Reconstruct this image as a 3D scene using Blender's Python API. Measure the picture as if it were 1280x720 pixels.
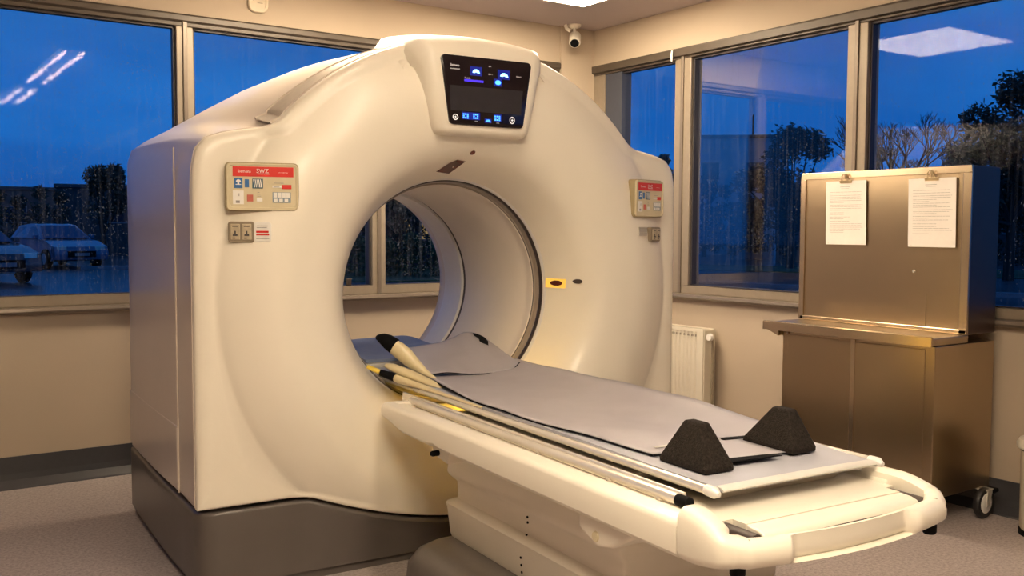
import bpy, bmesh, math, random
from mathutils import Vector, Matrix
PI = math.pi
random.seed(7)
for o in list(bpy.data.objects): bpy.data.objects.remove(o, do_unlink=True)
scene = bpy.context.scene
COL = scene.collection

# ---------------------------------------------------------------- camera
CAM = Vector((0, 0, 1.3))
yaw, pitch, roll, FPX = math.radians(34.688), math.radians(3.537), math.radians(0.285), 1190.12
fw = Vector((math.sin(yaw)*math.cos(pitch), math.cos(yaw)*math.cos(pitch), -math.sin(pitch)))
rt = Vector((math.cos(yaw), -math.sin(yaw), 0)); up = rt.cross(fw)
rt, up = math.cos(roll)*rt + math.sin(roll)*up, -math.sin(roll)*rt + math.cos(roll)*up
cd = bpy.data.cameras.new('camera'); cam = bpy.data.objects.new('camera', cd); COL.objects.link(cam)
cd.sensor_fit = 'HORIZONTAL'; cd.sensor_width = 36; cd.lens = 36*FPX/1280; cd.clip_end = 400; cd.clip_start = .05
mw = Matrix((( rt.x, up.x, -fw.x, CAM.x), (rt.y, up.y, -fw.y, CAM.y), (rt.z, up.z, -fw.z, CAM.z), (0,0,0,1)))
cam.matrix_world = mw
scene.camera = cam
vs = scene.view_settings
vs.view_transform = 'Standard'; vs.look = 'None'; vs.gamma = 1; vs.use_curve_mapping = False
vs.exposure = 0.60

# ---------------------------------------------------------------- dusk sky
SKY = 0.80
w = bpy.data.worlds.new('dusk_sky'); scene.world = w; w.use_nodes = True
nt = w.node_tree; nt.nodes.clear()
out = nt.nodes.new('ShaderNodeOutputWorld'); bg = nt.nodes.new('ShaderNodeBackground')
tc = nt.nodes.new('ShaderNodeTexCoord'); sep = nt.nodes.new('ShaderNodeSeparateXYZ')
cr = nt.nodes.new('ShaderNodeValToRGB'); nz = nt.nodes.new('ShaderNodeTexNoise'); mp = nt.nodes.new('ShaderNodeMapping')
mx = nt.nodes.new('ShaderNodeMixRGB'); cr2 = nt.nodes.new('ShaderNodeValToRGB')
nt.links.new(tc.outputs['Generated'], sep.inputs[0]); nt.links.new(sep.outputs['Z'], cr.inputs[0])
nt.links.new(tc.outputs['Generated'], mp.inputs[0]); mp.inputs['Scale'].default_value = (1.2, 1.2, 5)
nt.links.new(mp.outputs[0], nz.inputs['Vector']); nz.inputs['Scale'].default_value = 1.6; nz.inputs['Detail'].default_value = 5
nt.links.new(nz.outputs[0], cr2.inputs[0])
cr2.color_ramp.elements[0].position = .38; cr2.color_ramp.elements[0].color = (.55, .62, .74, 1)
cr2.color_ramp.elements[1].position = .62; cr2.color_ramp.elements[1].color = (1.05, 1.05, 1.05, 1)
e = cr.color_ramp.elements
e[0].position = 0.0; e[0].color = (.010, .120, .430, 1)
e[1].position = .9; e[1].color = (.012, .070, .230, 1)
m1 = e.new(.12); m1.color = (.012, .145, .500, 1)
m2 = e.new(.35); m2.color = (.022, .125, .400, 1)
mx.blend_type = 'MULTIPLY'; mx.inputs[0].default_value = 1
nt.links.new(cr.outputs[0], mx.inputs[1]); nt.links.new(cr2.outputs[0], mx.inputs[2])
nt.links.new(mx.outputs[0], bg.inputs[0]); bg.inputs[1].default_value = SKY
nt.links.new(bg.outputs[0], out.inputs[0])

# ---------------------------------------------------------------- light settings
PANEL_E = 25.0          # square ceiling panels
TUBE_E = 42.0          # linear fittings
PANEL_C = (1.0, .82, .58)
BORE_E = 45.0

# ---------------------------------------------------------------- materials
MATS = {}
def mat(name, col, rough=.5, metal=0, coat=0, noise=0, nscale=30, bump=0, bscale=200, emit=None, estr=0, aniso=None, spec=.5, trans=0):
    if name in MATS: return MATS[name]
    m = bpy.data.materials.new(name); m.use_nodes = True; t = m.node_tree
    b = t.nodes['Principled BSDF']
    b.inputs['Base Color'].default_value = (*col, 1); b.inputs['Roughness'].default_value = rough
    b.inputs['Metallic'].default_value = metal; b.inputs['Coat Weight'].default_value = coat; b.inputs['Coat Roughness'].default_value = .12
    b.inputs['Specular IOR Level'].default_value = spec
    if trans: b.inputs['Transmission Weight'].default_value = trans
    c = t.nodes.new('ShaderNodeTexCoord')
    if noise:
        n = t.nodes.new('ShaderNodeTexNoise'); n.inputs['Scale'].default_value = nscale; n.inputs['Detail'].default_value = 6
        mpn = t.nodes.new('ShaderNodeMapping'); t.links.new(c.outputs['Object'], mpn.inputs[0]); t.links.new(mpn.outputs[0], n.inputs['Vector'])
        if aniso: mpn.inputs['Scale'].default_value = aniso
        r = t.nodes.new('ShaderNodeValToRGB')
        r.color_ramp.elements[0].position = .3; r.color_ramp.elements[1].position = .7
        r.color_ramp.elements[0].color = (*[x*(1-noise) for x in col], 1); r.color_ramp.elements[1].color = (*[min(1, x*(1+noise)) for x in col], 1)
        t.links.new(n.outputs[0], r.inputs[0]); t.links.new(r.outputs[0], b.inputs['Base Color'])
    if bump:
        n = t.nodes.new('ShaderNodeTexNoise'); n.inputs['Scale'].default_value = bscale; n.inputs['Detail'].default_value = 3
        mpb = t.nodes.new('ShaderNodeMapping'); t.links.new(c.outputs['Object'], mpb.inputs[0]); t.links.new(mpb.outputs[0], n.inputs['Vector'])
        if aniso: mpb.inputs['Scale'].default_value = aniso
        bp = t.nodes.new('ShaderNodeBump'); bp.inputs['Strength'].default_value = bump; bp.inputs['Distance'].default_value = .01
        t.links.new(n.outputs[0], bp.inputs['Height']); t.links.new(bp.outputs[0], b.inputs['Normal'])
    if emit:
        b.inputs['Emission Color'].default_value = (*emit, 1); b.inputs['Emission Strength'].default_value = estr
    MATS[name] = m; return m

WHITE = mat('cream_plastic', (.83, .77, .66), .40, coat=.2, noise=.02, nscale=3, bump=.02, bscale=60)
SIDE = mat('glossy_cream_shaded', (.72, .64, .57), .30, coat=.25, noise=.02, nscale=3)  # cream plastic again, with the side's lower light put into its colour
BOREM = mat('bore_liner_plastic', (.70, .63, .56), .38, noise=.03, nscale=5)
LIP = mat('pale_lip_plastic', (.72, .70, .68), .3, noise=.02)
DARKRING = mat('brown_ring_rubber', (.045, .032, .028), .4, noise=.1)
GREYRING = mat('grey_ring_plastic', (.30, .25, .21), .35, noise=.05)
BASE = mat('dark_grey_base_plastic', (.105, .090, .082), .32, coat=.15, noise=.05, nscale=8, bump=.03, bscale=150)
BLACK = mat('matte_black', (.004, .004, .005), .75, noise=.1, spec=.12)
GLOSSBLK = mat('black_glass_panel', (.010, .006, .008), .14, noise=.05)
SCREEN = mat('unlit_screen', (.030, .028, .034), .2, noise=.05)
STRIP = mat('recessed_strip', (.60, .55, .48), .3, metal=.3, noise=.05)
SEAMM = mat('seam_bead', (.68, .60, .52), .25, coat=.3, noise=.02)
CHROME = mat('polished_steel', (.86, .81, .73), .26, metal=.6, noise=.03)
STEEL = mat('brushed_steel', (.47, .37, .25), .29, metal=1, noise=.03, nscale=2)
STEELD = mat('brushed_steel_edge', (.58, .47, .34), .25, metal=1, noise=.03, nscale=3)
VINYL = mat('grey_vinyl_mattress', (.40, .405, .46), .42, noise=.05, nscale=12, bump=.05, bscale=25)
SHEET = mat('grey_sheet_fabric', (.40, .375, .405), .46, noise=.04, nscale=9, bump=.06, bscale=18)
BLUEV = mat('blue_grey_vinyl', (.17, .21, .32), .45, noise=.06)
HEM = mat('sheet_white_edge', (.62, .60, .56), .35, noise=.04)
PAD = mat('cream_vinyl_pad', (.66, .56, .34), .35, coat=.2, noise=.04, nscale=12)
FOAM = mat('charcoal_foam', (.020, .015, .012), .9, noise=.55, nscale=160, bump=.5, bscale=260, spec=.2)
RED = mat('red_print', (.62, .02, .012), .4, noise=.03)
BLUEP = mat('blue_print', (.03, .14, .38), .4, noise=.05)
NAVYP = mat('dark_teal_print', (.04, .10, .15), .4, noise=.2, nscale=60)
PLATE = mat('khaki_label_plate', (.62, .54, .36), .35, noise=.04)
PALE = mat('pale_print', (.80, .78, .74), .45, noise=.03)
TAUPE = mat('taupe_switch_housing', (.25, .20, .14), .4, noise=.08)
INK = mat('dark_ink', (.06, .05, .05), .6, noise=.05)
INKG = mat('grey_ink', (.30, .28, .27), .7, noise=.05)
BRASS = mat('brass_clip', (.72, .58, .36), .3, metal=.7, noise=.04)
PAPER = mat('white_paper', (.86, .80, .74), .7, noise=.02)
LED = mat('lit_blue_icon', (.1, .4, 1), .4, emit=(.05, .26, 1.0), estr=1.6)
LEDW = mat('lit_pale_blue_icon', (.5, .8, 1), .4, emit=(.25, .65, 1.0), estr=1.8)
LEDB = mat('icon_backlight_glass', (.01, .01, .03), .3, emit=(.0, .02, .45), estr=.35)
LEDV = mat('lit_indigo_bar', (.05, .03, .8), .4, emit=(.06, .03, .85), estr=.5)
LEDT = mat('lit_white_lettering', (.9, .9, .9), .4, emit=(.8, .75, .75), estr=.30)
MAROON = mat('maroon_window', (.10, .018, .012), .25, noise=.2, nscale=30)
YEL = mat('yellow_lit_plate', (.85, .55, .10), .4, emit=(1, .55, .08), estr=.35)
BORELIGHT = mat('added_glow_light', (1, .8, .3), .5, emit=(1.0, .62, .08), estr=BORE_E)  # emission of the strip added for the warm bore tint
WALL = mat('cream_wall_paint', (.45, .365, .275), .7, noise=.03, nscale=2, bump=.03, bscale=120)
CEIL = mat('ceiling_paint', (.46, .39, .38), .85, noise=.02, nscale=2)
FRAME = mat('window_frame_metal', (.20, .16, .125), .32, metal=.35, noise=.05)
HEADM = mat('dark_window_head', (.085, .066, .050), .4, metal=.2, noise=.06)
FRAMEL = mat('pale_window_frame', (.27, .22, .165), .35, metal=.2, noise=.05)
GASKET = mat('dark_gasket', (.03, .026, .03), .5, noise=.05)
BBOARD = mat('dark_baseboard_vinyl', (.050, .050, .056), .28, noise=.05)
RADM = mat('radiator_enamel', (.72, .66, .54), .3, coat=.2, noise=.02)
CAMW = mat('camera_housing', (.78, .72, .62), .4, noise=.03)
LAMP = mat('light_diffuser', (1, 1, 1), .5, emit=PANEL_C, estr=PANEL_E)
TUBE = mat('light_tube', (1, 1, 1), .5, emit=(1.0, .82, .60), estr=TUBE_E)
LFRAME = mat('light_frame_white', (.7, .68, .64), .4, noise=.02)
BINC = mat('cream_bin_plastic', (.66, .60, .46), .35, noise=.03)
BINL = mat('pale_bin_lid', (.74, .70, .60), .3, noise=.03)

def floor_mat():
    m = bpy.data.materials.new('speckled_vinyl_floor'); m.use_nodes = True; t = m.node_tree; b = t.nodes['Principled BSDF']
    c = t.nodes.new('ShaderNodeTexCoord'); v = t.nodes.new('ShaderNodeTexNoise'); v.inputs['Scale'].default_value = 75; v.inputs['Detail'].default_value = 4; v.inputs['Roughness'].default_value = .75
    r = t.nodes.new('ShaderNodeValToRGB'); r.color_ramp.elements[0].position = .34; r.color_ramp.elements[1].position = .66
    r.color_ramp.elements[0].color = (.27, .225, .21, 1); r.color_ramp.elements[1].color = (.56, .49, .47, 1)
    x = r.color_ramp.elements.new(.5); x.color = (.43, .37, .355, 1)
    t.links.new(c.outputs['Object'], v.inputs['Vector']); t.links.new(v.outputs[0], r.inputs[0]); t.links.new(r.outputs[0], b.inputs['Base Color'])
    b.inputs['Roughness'].default_value = .42
    return m
FLOORM = floor_mat()

def glass_mat():
    m = bpy.data.materials.new('rain_speckled_window_glass'); m.use_nodes = True; t = m.node_tree; t.nodes.clear()
    N = t.nodes.new; L = t.links.new
    o = N('ShaderNodeOutputMaterial'); tr = N('ShaderNodeBsdfTransparent'); gl = N('ShaderNodeBsdfGlossy'); mix = N('ShaderNodeMixShader')
    tr.inputs[0].default_value = (.93, .95, .97, 1); gl.inputs['Roughness'].default_value = .025
    fr = N('ShaderNodeFresnel'); fr.inputs[0].default_value = 1.5
    mu = N('ShaderNodeMath'); mu.operation = 'MULTIPLY'; mu.inputs[1].default_value = .36; mu.use_clamp = True
    L(fr.outputs[0], mu.inputs[0]); L(mu.outputs[0], mix.inputs[0]); L(tr.outputs[0], mix.inputs[1]); L(gl.outputs[0], mix.inputs[2])
    c = N('ShaderNodeTexCoord')
    # streaky bump on the reflection
    mp = N('ShaderNodeMapping'); mp.inputs['Scale'].default_value = (1, 1, .12); L(c.outputs['Object'], mp.inputs[0])
    n = N('ShaderNodeTexNoise'); n.inputs['Scale'].default_value = 130; n.inputs['Detail'].default_value = 2; L(mp.outputs[0], n.inputs['Vector'])
    bp = N('ShaderNodeBump'); bp.inputs['Strength'].default_value = .05; bp.inputs['Distance'].default_value = .0006; L(n.outputs[0], bp.inputs['Height']); L(bp.outputs[0], gl.inputs['Normal'])
    # drops
    def drops(scale, r, keep):
        mm = N('ShaderNodeMapping'); mm.inputs['Scale'].default_value = (1, 1, .62); L(c.outputs['Object'], mm.inputs[0])
        v = N('ShaderNodeTexVoronoi'); v.inputs['Scale'].default_value = scale; L(mm.outputs[0], v.inputs['Vector'])
        a = N('ShaderNodeMath'); a.operation = 'LESS_THAN'; a.inputs[1].default_value = r; L(v.outputs['Distance'], a.inputs[0])
        s = N('ShaderNodeSeparateColor'); L(v.outputs['Color'], s.inputs[0])
        k = N('ShaderNodeMath'); k.operation = 'LESS_THAN'; k.inputs[1].default_value = keep; L(s.outputs[0], k.inputs[0])
        q = N('ShaderNodeMath'); q.operation = 'MULTIPLY'; L(a.outputs[0], q.inputs[0]); L(k.outputs[0], q.inputs[1]); return q
    d1 = drops(135, .27, .45); d2 = drops(45, .13, .35)
    mxx = N('ShaderNodeMath'); mxx.operation = 'MAXIMUM'; L(d1.outputs[0], mxx.inputs[0]); L(d2.outputs[0], mxx.inputs[1])
    sc = N('ShaderNodeMath'); sc.operation = 'MULTIPLY'; sc.inputs[1].default_value = .32; L(mxx.outputs[0], sc.inputs[0])
    df = N('ShaderNodeBsdfTranslucent'); df.inputs[0].default_value = (.5, .6, .75, 1)
    d0 = N('ShaderNodeBsdfDiffuse'); d0.inputs[0].default_value = (.45, .52, .62, 1)
    dm = N('ShaderNodeMixShader'); dm.inputs[0].default_value = .45; L(df.outputs[0], dm.inputs[1]); L(d0.outputs[0], dm.inputs[2])
    m2 = N('ShaderNodeMixShader'); st = N('ShaderNodeTexNoise'); st.inputs['Scale'].default_value = 60; st.inputs['Detail'].default_value = 4
    ms = N('ShaderNodeMapping'); ms.inputs['Scale'].default_value = (1, 1, .04); L(c.outputs['Object'], ms.inputs[0]); L(ms.outputs[0], st.inputs['Vector'])
    rp = N('ShaderNodeMapRange'); rp.inputs[1].default_value = .5; rp.inputs[2].default_value = .75; rp.inputs[4].default_value = .07; L(st.outputs[0], rp.inputs[0])
    ad = N('ShaderNodeMath'); ad.operation = 'MAXIMUM'; L(sc.outputs[0], ad.inputs[0]); L(rp.outputs[0], ad.inputs[1])
    L(ad.outputs[0], m2.inputs[0]); L(mix.outputs[0], m2.inputs[1]); L(dm.outputs[0], m2.inputs[2])
    L(m2.outputs[0], o.inputs[0])
    return m
GLASS = glass_mat()

# ---------------------------------------------------------------- mesh helpers
class MB:
    def __init__(s): s.v = []; s.f = []
    def add(s, vv, ff):
        k = len(s.v); s.v += [tuple(p) for p in vv]; s.f += [tuple(i+k for i in q) for q in ff]; return s
    def box(s, x0, x1, y0, y1, z0, z1):
        return s.add([(x0,y0,z0),(x1,y0,z0),(x1,y1,z0),(x0,y1,z0),(x0,y0,z1),(x1,y0,z1),(x1,y1,z1),(x0,y1,z1)],
                     [(0,3,2,1),(4,5,6,7),(0,1,5,4),(1,2,6,5),(2,3,7,6),(3,0,4,7)])
    def hexa(s, P): return s.add(P, [(0,3,2,1),(4,5,6,7),(0,1,5,4),(1,2,6,5),(2,3,7,6),(3,0,4,7)])
    def tube(s, path, r, n=12, caps=True):
        path = [Vector(p) for p in path]; rs = r if isinstance(r, (list, tuple)) else [r]*len(path)
        vv = []; ff = []; ref = None
        for i, p in enumerate(path):
            d = (path[min(i+1, len(path)-1)] - path[max(i-1, 0)]).normalized()
            if ref is None: ref = Vector((0,0,1)) if abs(d.z) < .9 else Vector((1,0,0))
            a = d.cross(ref).normalized(); b = d.cross(a).normalized(); ref = -b if False else ref
            for k in range(n):
                t = 2*PI*k/n; vv.append(p + (a*math.cos(t) + b*math.sin(t))*rs[i])
        for i in range(len(path)-1):
            for k in range(n): ff.append((i*n+k, i*n+(k+1)%n, (i+1)*n+(k+1)%n, (i+1)*n+k))
        if caps: ff.append(tuple(range(n))[::-1]); ff.append(tuple((len(path)-1)*n+k for k in range(n)))
        return s.add(vv, ff)
    def loft(s, rings, closed=True, caps=True):
        n = len(rings[0]); vv = [p for r in rings for p in r]; ff = []
        for i in range(len(rings)-1):
            for k in range(n if closed else n-1): ff.append((i*n+k, i*n+(k+1)%n, (i+1)*n+(k+1)%n, (i+1)*n+k))
        if caps and closed: ff.append(tuple(range(n))[::-1]); ff.append(tuple((len(rings)-1)*n+k for k in range(n)))
        return s.add(vv, ff)
    def lathe(s, prof, c, axis='y', n=96, closed_prof=False):
        vv = []; ff = []; m = len(prof)
        for k in range(n):
            t = 2*PI*k/n
            for (r, h) in prof:
                if axis == 'y': vv.append((c[0]+r*math.cos(t), c[1]+h, c[2]+r*math.sin(t)))
                elif axis == 'z': vv.append((c[0]+r*math.cos(t), c[1]+r*math.sin(t), c[2]+h))
                else: vv.append((c[0]+h, c[1]+r*math.cos(t), c[2]+r*math.sin(t)))
        for k in range(n):
            for j in range(m if closed_prof else m-1):
                j2 = (j+1) % m; k2 = (k+1) % n
                ff.append((k*m+j, k2*m+j, k2*m+j2, k*m+j2))
        return s.add(vv, ff)
    def build(s, name, m, parent=None, off=(0,0,0), smooth=35, bevel=0, bseg=2, recalc=True):
        me = bpy.data.meshes.new(name)
        me.from_pydata([(p[0]-off[0], p[1]-off[1], p[2]-off[2]) for p in s.v], [], s.f); me.update()
        bm = bmesh.new(); bm.from_mesh(me)
        bmesh.ops.remove_doubles(bm, verts=bm.verts, dist=1e-5)
        if recalc: bmesh.ops.recalc_face_normals(bm, faces=bm.faces)
        bm.to_mesh(me); bm.free()
        if smooth:
            for p in me.polygons: p.use_smooth = True
            me.set_sharp_from_angle(angle=math.radians(smooth))
        me.materials.append(m)
        o = bpy.data.objects.new(name, me); COL.objects.link(o)
        if parent: o.parent = parent
        if bevel:
            b = o.modifiers.new('bevel', 'BEVEL'); b.width = bevel; b.segments = bseg; b.limit_method = 'ANGLE'; b.angle_limit = math.radians(30); b.harden_normals = False
        return o
def rrect(w, h, r, n=5, cx=0, cy=0):
    pts = []
    for (sx, sy, a0) in ((1,1,0), (-1,1,PI/2), (-1,-1,PI), (1,-1,1.5*PI)):
        for k in range(n+1):
            a = a0 + PI/2*k/n; pts.append((cx+sx*(w/2-r)+r*math.cos(a), cy+sy*(h/2-r)+r*math.sin(a)))
    return pts
def tag(o, label=None, cat=None, group=None, kind=None):
    if label: o['label'] = label
    if cat: o['category'] = cat
    if group: o['group'] = group
    if kind: o['kind'] = kind
    return o
def struct(o): o['kind'] = 'structure'; return o
def empty(name, loc, rz=0):
    o = bpy.data.objects.new(name, None); COL.objects.link(o); o.location = loc; o.rotation_euler = (0, 0, rz); o.empty_display_size = .1; return o
def text_mb(mb, txt, origin, ux, uz, un, height, width=None, thick=.0008):
    cu = bpy.data.curves.new('t', 'FONT'); cu.body = txt; cu.size = 1; cu.resolution_u = 2
    ob = bpy.data.objects.new('t', cu); COL.objects.link(ob)
    dg = bpy.context.evaluated_depsgraph_get(); me = ob.evaluated_get(dg).to_mesh()
    xs = [v.co.x for v in me.vertices]; ys = [v.co.y for v in me.vertices]
    if xs:
        w0 = max(xs)-min(xs); h0 = max(ys)-min(ys); sy = height/max(h0, 1e-6); sx = (width/w0) if width else sy
        o = Vector(origin)
        vv = [o + Vector(ux)*((v.co.x-min(xs))*sx) + Vector(uz)*((v.co.y-min(ys))*sy) + Vector(un)*thick for v in me.vertices]
        mb.add(vv, [tuple(p.vertices) for p in me.polygons])
    ob.evaluated_get(dg).to_mesh_clear(); bpy.data.objects.remove(ob, do_unlink=True)
def lerp(a, b, t): return a + (b-a)*t
def sstep(a, b, x): t = max(0, min(1, (x-a)/(b-a))); return t*t*(3-2*t)
def interp(tab, x):
    if x <= tab[0][0]: return tab[0][1]
    for i in range(len(tab)-1):
        if x <= tab[i+1][0]:
            x0, y0 = tab[i]; x1, y1 = tab[i+1]
            # catmull-rom
            p0 = tab[i-1] if i > 0 else (x0-(x1-x0), y0-(y1-y0)); p3 = tab[i+2] if i+2 < len(tab) else (x1+(x1-x0), y1+(y1-y0))
            m0 = (y1-p0[1])/(x1-p0[0])*(x1-x0); m1 = (p3[1]-y0)/(p3[0]-x0)*(x1-x0); t = (x-x0)/(x1-x0)
            return (2*t**3-3*t*t+1)*y0 + (t**3-2*t*t+t)*m0 + (-2*t**3+3*t*t)*y1 + (t**3-t*t)*m1
    return tab[-1][1]

# ================================================================ ROOM SHELL
XR, YB, ZC = 4.34, 5.27, 2.69
XL, YF = -2.8, -3.4
ZS0, ZS1 = .875, 2.43       # window strip opening
T = .22
def boxo(name, m, *b, **k): return MB().box(*b).build(name, m, **k)
struct(boxo('floor', FLOORM, XL-T, XR+T, YF-T, YB+T, -.12, 0, smooth=0))
struct(boxo('ceiling', CEIL, XL-T, XR+T, YF-T, YB+T, ZC, ZC+.12, smooth=0))
WB0, WB1 = -1.9, 4.03       # back window strip in x
WR0, WR1 = .2, YB-.005      # right window strip in y
m = MB(); m.box(XL, XR+T, YB, YB+T, 0, ZS0); m.box(XL, XR+T, YB, YB+T, ZS1, ZC); m.box(XL, WB0, YB, YB+T, ZS0, ZS1); m.box(WB1, XR+T, YB, YB+T, ZS0, ZS1)
struct(m.build('wall_back', WALL, smooth=0))
m = MB(); m.box(XR, XR+T, YF, YB, 0, ZS0); m.box(XR, XR+T, YF, YB, ZS1, ZC); m.box(XR, XR+T, YF, WR0, ZS0, ZS1)
struct(m.build('wall_right', WALL, smooth=0))
struct(boxo('wall_left', WALL, XL-T, XL, YF-T, YB+T, 0, ZC, smooth=0))
struct(boxo('wall_front', WALL, XL, XR+T, YF-T, YF, 0, ZC, smooth=0))
struct(MB().box(4.035, XR, YB-.02, YB, 0, ZC).build('wall_corner', WALL, smooth=0))
struct(MB().box(XR-.018, XR, -.2, YB-.02, ZS1+.0, ZC).build('trim_1', WALL, smooth=0, bevel=.004))

def window(name, along, a0, a1, z0, z1, wide0=.045, wide1=.045, panelside=0):
    """one framed pane; along x on the back wall or along y on the right wall"""
    fixed = YB if along == 'x' else XR
    root = empty(name, ((a0+a1)/2, fixed+.03, z0) if along == 'x' else (fixed+.03, (a0+a1)/2, z0)); struct(root)
    off = root.location
    def bx(mb, p0, p1, d0, d1, q0, q1):
        if along == 'x': mb.box(p0, p1, fixed+d0, fixed+d1, q0, q1)
        else: mb.box(fixed+d0, fixed+d1, p0, p1, q0, q1)
    fr = MB()
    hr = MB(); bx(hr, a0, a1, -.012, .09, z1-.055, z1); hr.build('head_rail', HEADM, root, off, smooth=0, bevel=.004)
    bx(fr, a0, a1, -.012, .09, z0, z0+.05)
    bx(fr, a0, a0+wide0, -.012, .09, z0+.05, z1-.055); bx(fr, a1-wide1, a1, -.012, .09, z0+.05, z1-.055)
    fr.build('window_frame', FRAMEL, root, off, smooth=0, bevel=.004)
    b0, b1, c0, c1 = a0+wide0, a1-wide1, z0+.05, z1-.055
    g = MB(); t = .012
    bx(g, b0, b1, .01, .05, c1-t, c1); bx(g, b0, b1, .01, .05, c0, c0+t*.6); bx(g, b0, b0+t, .01, .05, c0, c1); bx(g, b1-t, b1, .01, .05, c0, c1)
    g.build('gasket', GASKET, root, off, smooth=0)
    gl = MB(); d = .035
    if along == 'x': gl.add([(b0, fixed+d, c0), (b1, fixed+d, c0), (b1, fixed+d, c1), (b0, fixed+d, c1)], [(0,1,2,3)])
    else: gl.add([(fixed+d, b0, c0), (fixed+d, b1, c0), (fixed+d, b1, c1), (fixed+d, b0, c1)], [(0,1,2,3)])
    gl.build('glass_pane', GLASS, root, off, smooth=0)
    return root
n = 1
ZW0 = .90
for (a, b) in ((-1.9, -.80), (-.80, .35), (.35, 1.497), (1.497, 2.648), (2.648, 4.03)):
    window('window_%d' % n, 'x', a, b, ZW0, ZS1); n += 1
for (a, b, w0, w1) in ((4.375, WR1, .07, .13), (3.108, 4.375, .06, .07), (1.84, 3.108, .06, .062), (.2, 1.84, .06, .06)):
    window('window_%d' % n, 'y', a, b, ZW0, ZS1, w0, w1); n += 1
# sills and heads
def prof_bar(along, a0, a1, pts, name, mt):
    fixed = YB if along == 'x' else XR
    f = (lambda a, d, z: (a, fixed-d, z)) if along == 'x' else (lambda a, d, z: (fixed-d, a, z))
    return struct(MB().loft([[f(a0, d, z) for d, z in pts], [f(a1, d, z) for d, z in pts]]).build(name, mt, smooth=0))
prof_bar('x', -1.9, 4.03, [(.0,.865),(.045,.868),(.055,.880),(.05,.895),(0,.902),(-.05,.902),(-.05,.865)], 'window_sill_back', FRAME)
prof_bar('y', .2, YB-.02, [(.0,.865),(.045,.868),(.055,.880),(.05,.895),(0,.902),(-.05,.902),(-.05,.865)], 'window_sill_right', FRAME)
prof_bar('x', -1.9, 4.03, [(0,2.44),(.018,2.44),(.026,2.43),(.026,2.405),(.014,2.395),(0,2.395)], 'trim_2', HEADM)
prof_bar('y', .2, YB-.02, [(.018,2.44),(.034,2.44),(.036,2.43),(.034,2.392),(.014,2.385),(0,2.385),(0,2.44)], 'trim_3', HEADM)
struct(MB().box(XR-.004, XR+.085, YB-.135-.17, YB-.137, .951, 2.374).build('trim_6', mat('blue_grey_reveal', (.05, .055, .075), .4, noise=.05), smooth=0, bevel=.003))
# mullion noses
m = MB()
for a in (-.80, .35, 1.497, 2.648): m.box(a-.012, a+.012, YB-.022, YB-.011, .90, 2.40)
struct(m.build('trim_4', FRAME, smooth=0, bevel=.003))
m = MB()
for a in (4.375, 3.108, 1.84): m.box(XR-.022, XR-.011, a-.012, a+.012, .90, 2.39)
struct(m.build('trim_5', FRAME, smooth=0, bevel=.003))
# blind clip on the right head rail
tag(MB().tube([(XR-.045, 4.44, 2.43), (XR-.05, 4.44, 2.40), (XR-.048, 4.44, 2.36)], [.006, .008, .005], 8).build('blind_hook', PALE),
    'tiny white hook hanging from the right window head rail', 'hook')
# cove baseboards
bp_ = [(0, .155), (.006, .155), (.008, .07), (.014, .04), (.05, .008), (.055, 0), (0, 0)]
prof_bar('x', XL, 4.035, bp_, 'baseboard_back', BBOARD)
prof_bar('y', YF, YB-.02, bp_, 'baseboard_right', BBOARD)
prof_bar('x', 4.035, XR, [(d+.02, z) for d, z in bp_[1:-1]]+[(.0,0),(0,.155)], 'baseboard_corner', BBOARD)

# ---------------------------------------------------------------- ceiling lights
def panel_light(x0, x1, y0, y1, label):
    r = tag(empty('ceiling_light', ((x0+x1)/2, (y0+y1)/2, ZC)), label, 'ceiling light', 'recessed square ceiling panels')
    of = r.location; f = MB()
    for b in ((x0, x1, y0, y0+.012), (x0, x1, y1-.012, y1), (x0, x0+.012, y0, y1), (x1-.012, x1, y0, y1)): f.box(*b, ZC-.006, ZC+.002)
    f.build('frame', LFRAME, r, of, smooth=0)
    MB().box(x0+.012, x1-.012, y0+.012, y1-.012, ZC-.004, ZC+.001).build('diffuser', LAMP, r, of, smooth=0)
panel_light(3.12, 3.80, 4.04, 4.72, 'square white ceiling light panel nearest the corner camera')
panel_light(1.70, 2.60, 3.70, 4.50, 'square ceiling light panel mirrored in the right window')
panel_light(-.05, .85, .1, 1.0, 'square ceiling light panel straight above the camera')
def tube_light(x0, x1, y0, y1, label):
    r = tag(empty('fluorescent_light', ((x0+x1)/2, (y0+y1)/2, ZC)), label, 'ceiling light', 'linear twin-tube ceiling lights')
    of = r.location
    MB().box(x0-.03, x1+.03, y0-.03, y1+.03, ZC-.012, ZC).build('tray', LFRAME, r, of, smooth=0)
    for x in (x0+.015, x1-.015): MB().tube([(x, y0, ZC-.03), (x, y1, ZC-.03)], .013, 10).build('tube', TUBE, r, of)
tube_light(1.39, 1.55, .60, 2.45, 'long twin-tube ceiling light mirrored as bright streaks in the left window')
tube_light(1.39, 1.55, -1.25, 0.0, 'shorter twin-tube ceiling light behind the long one')

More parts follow.
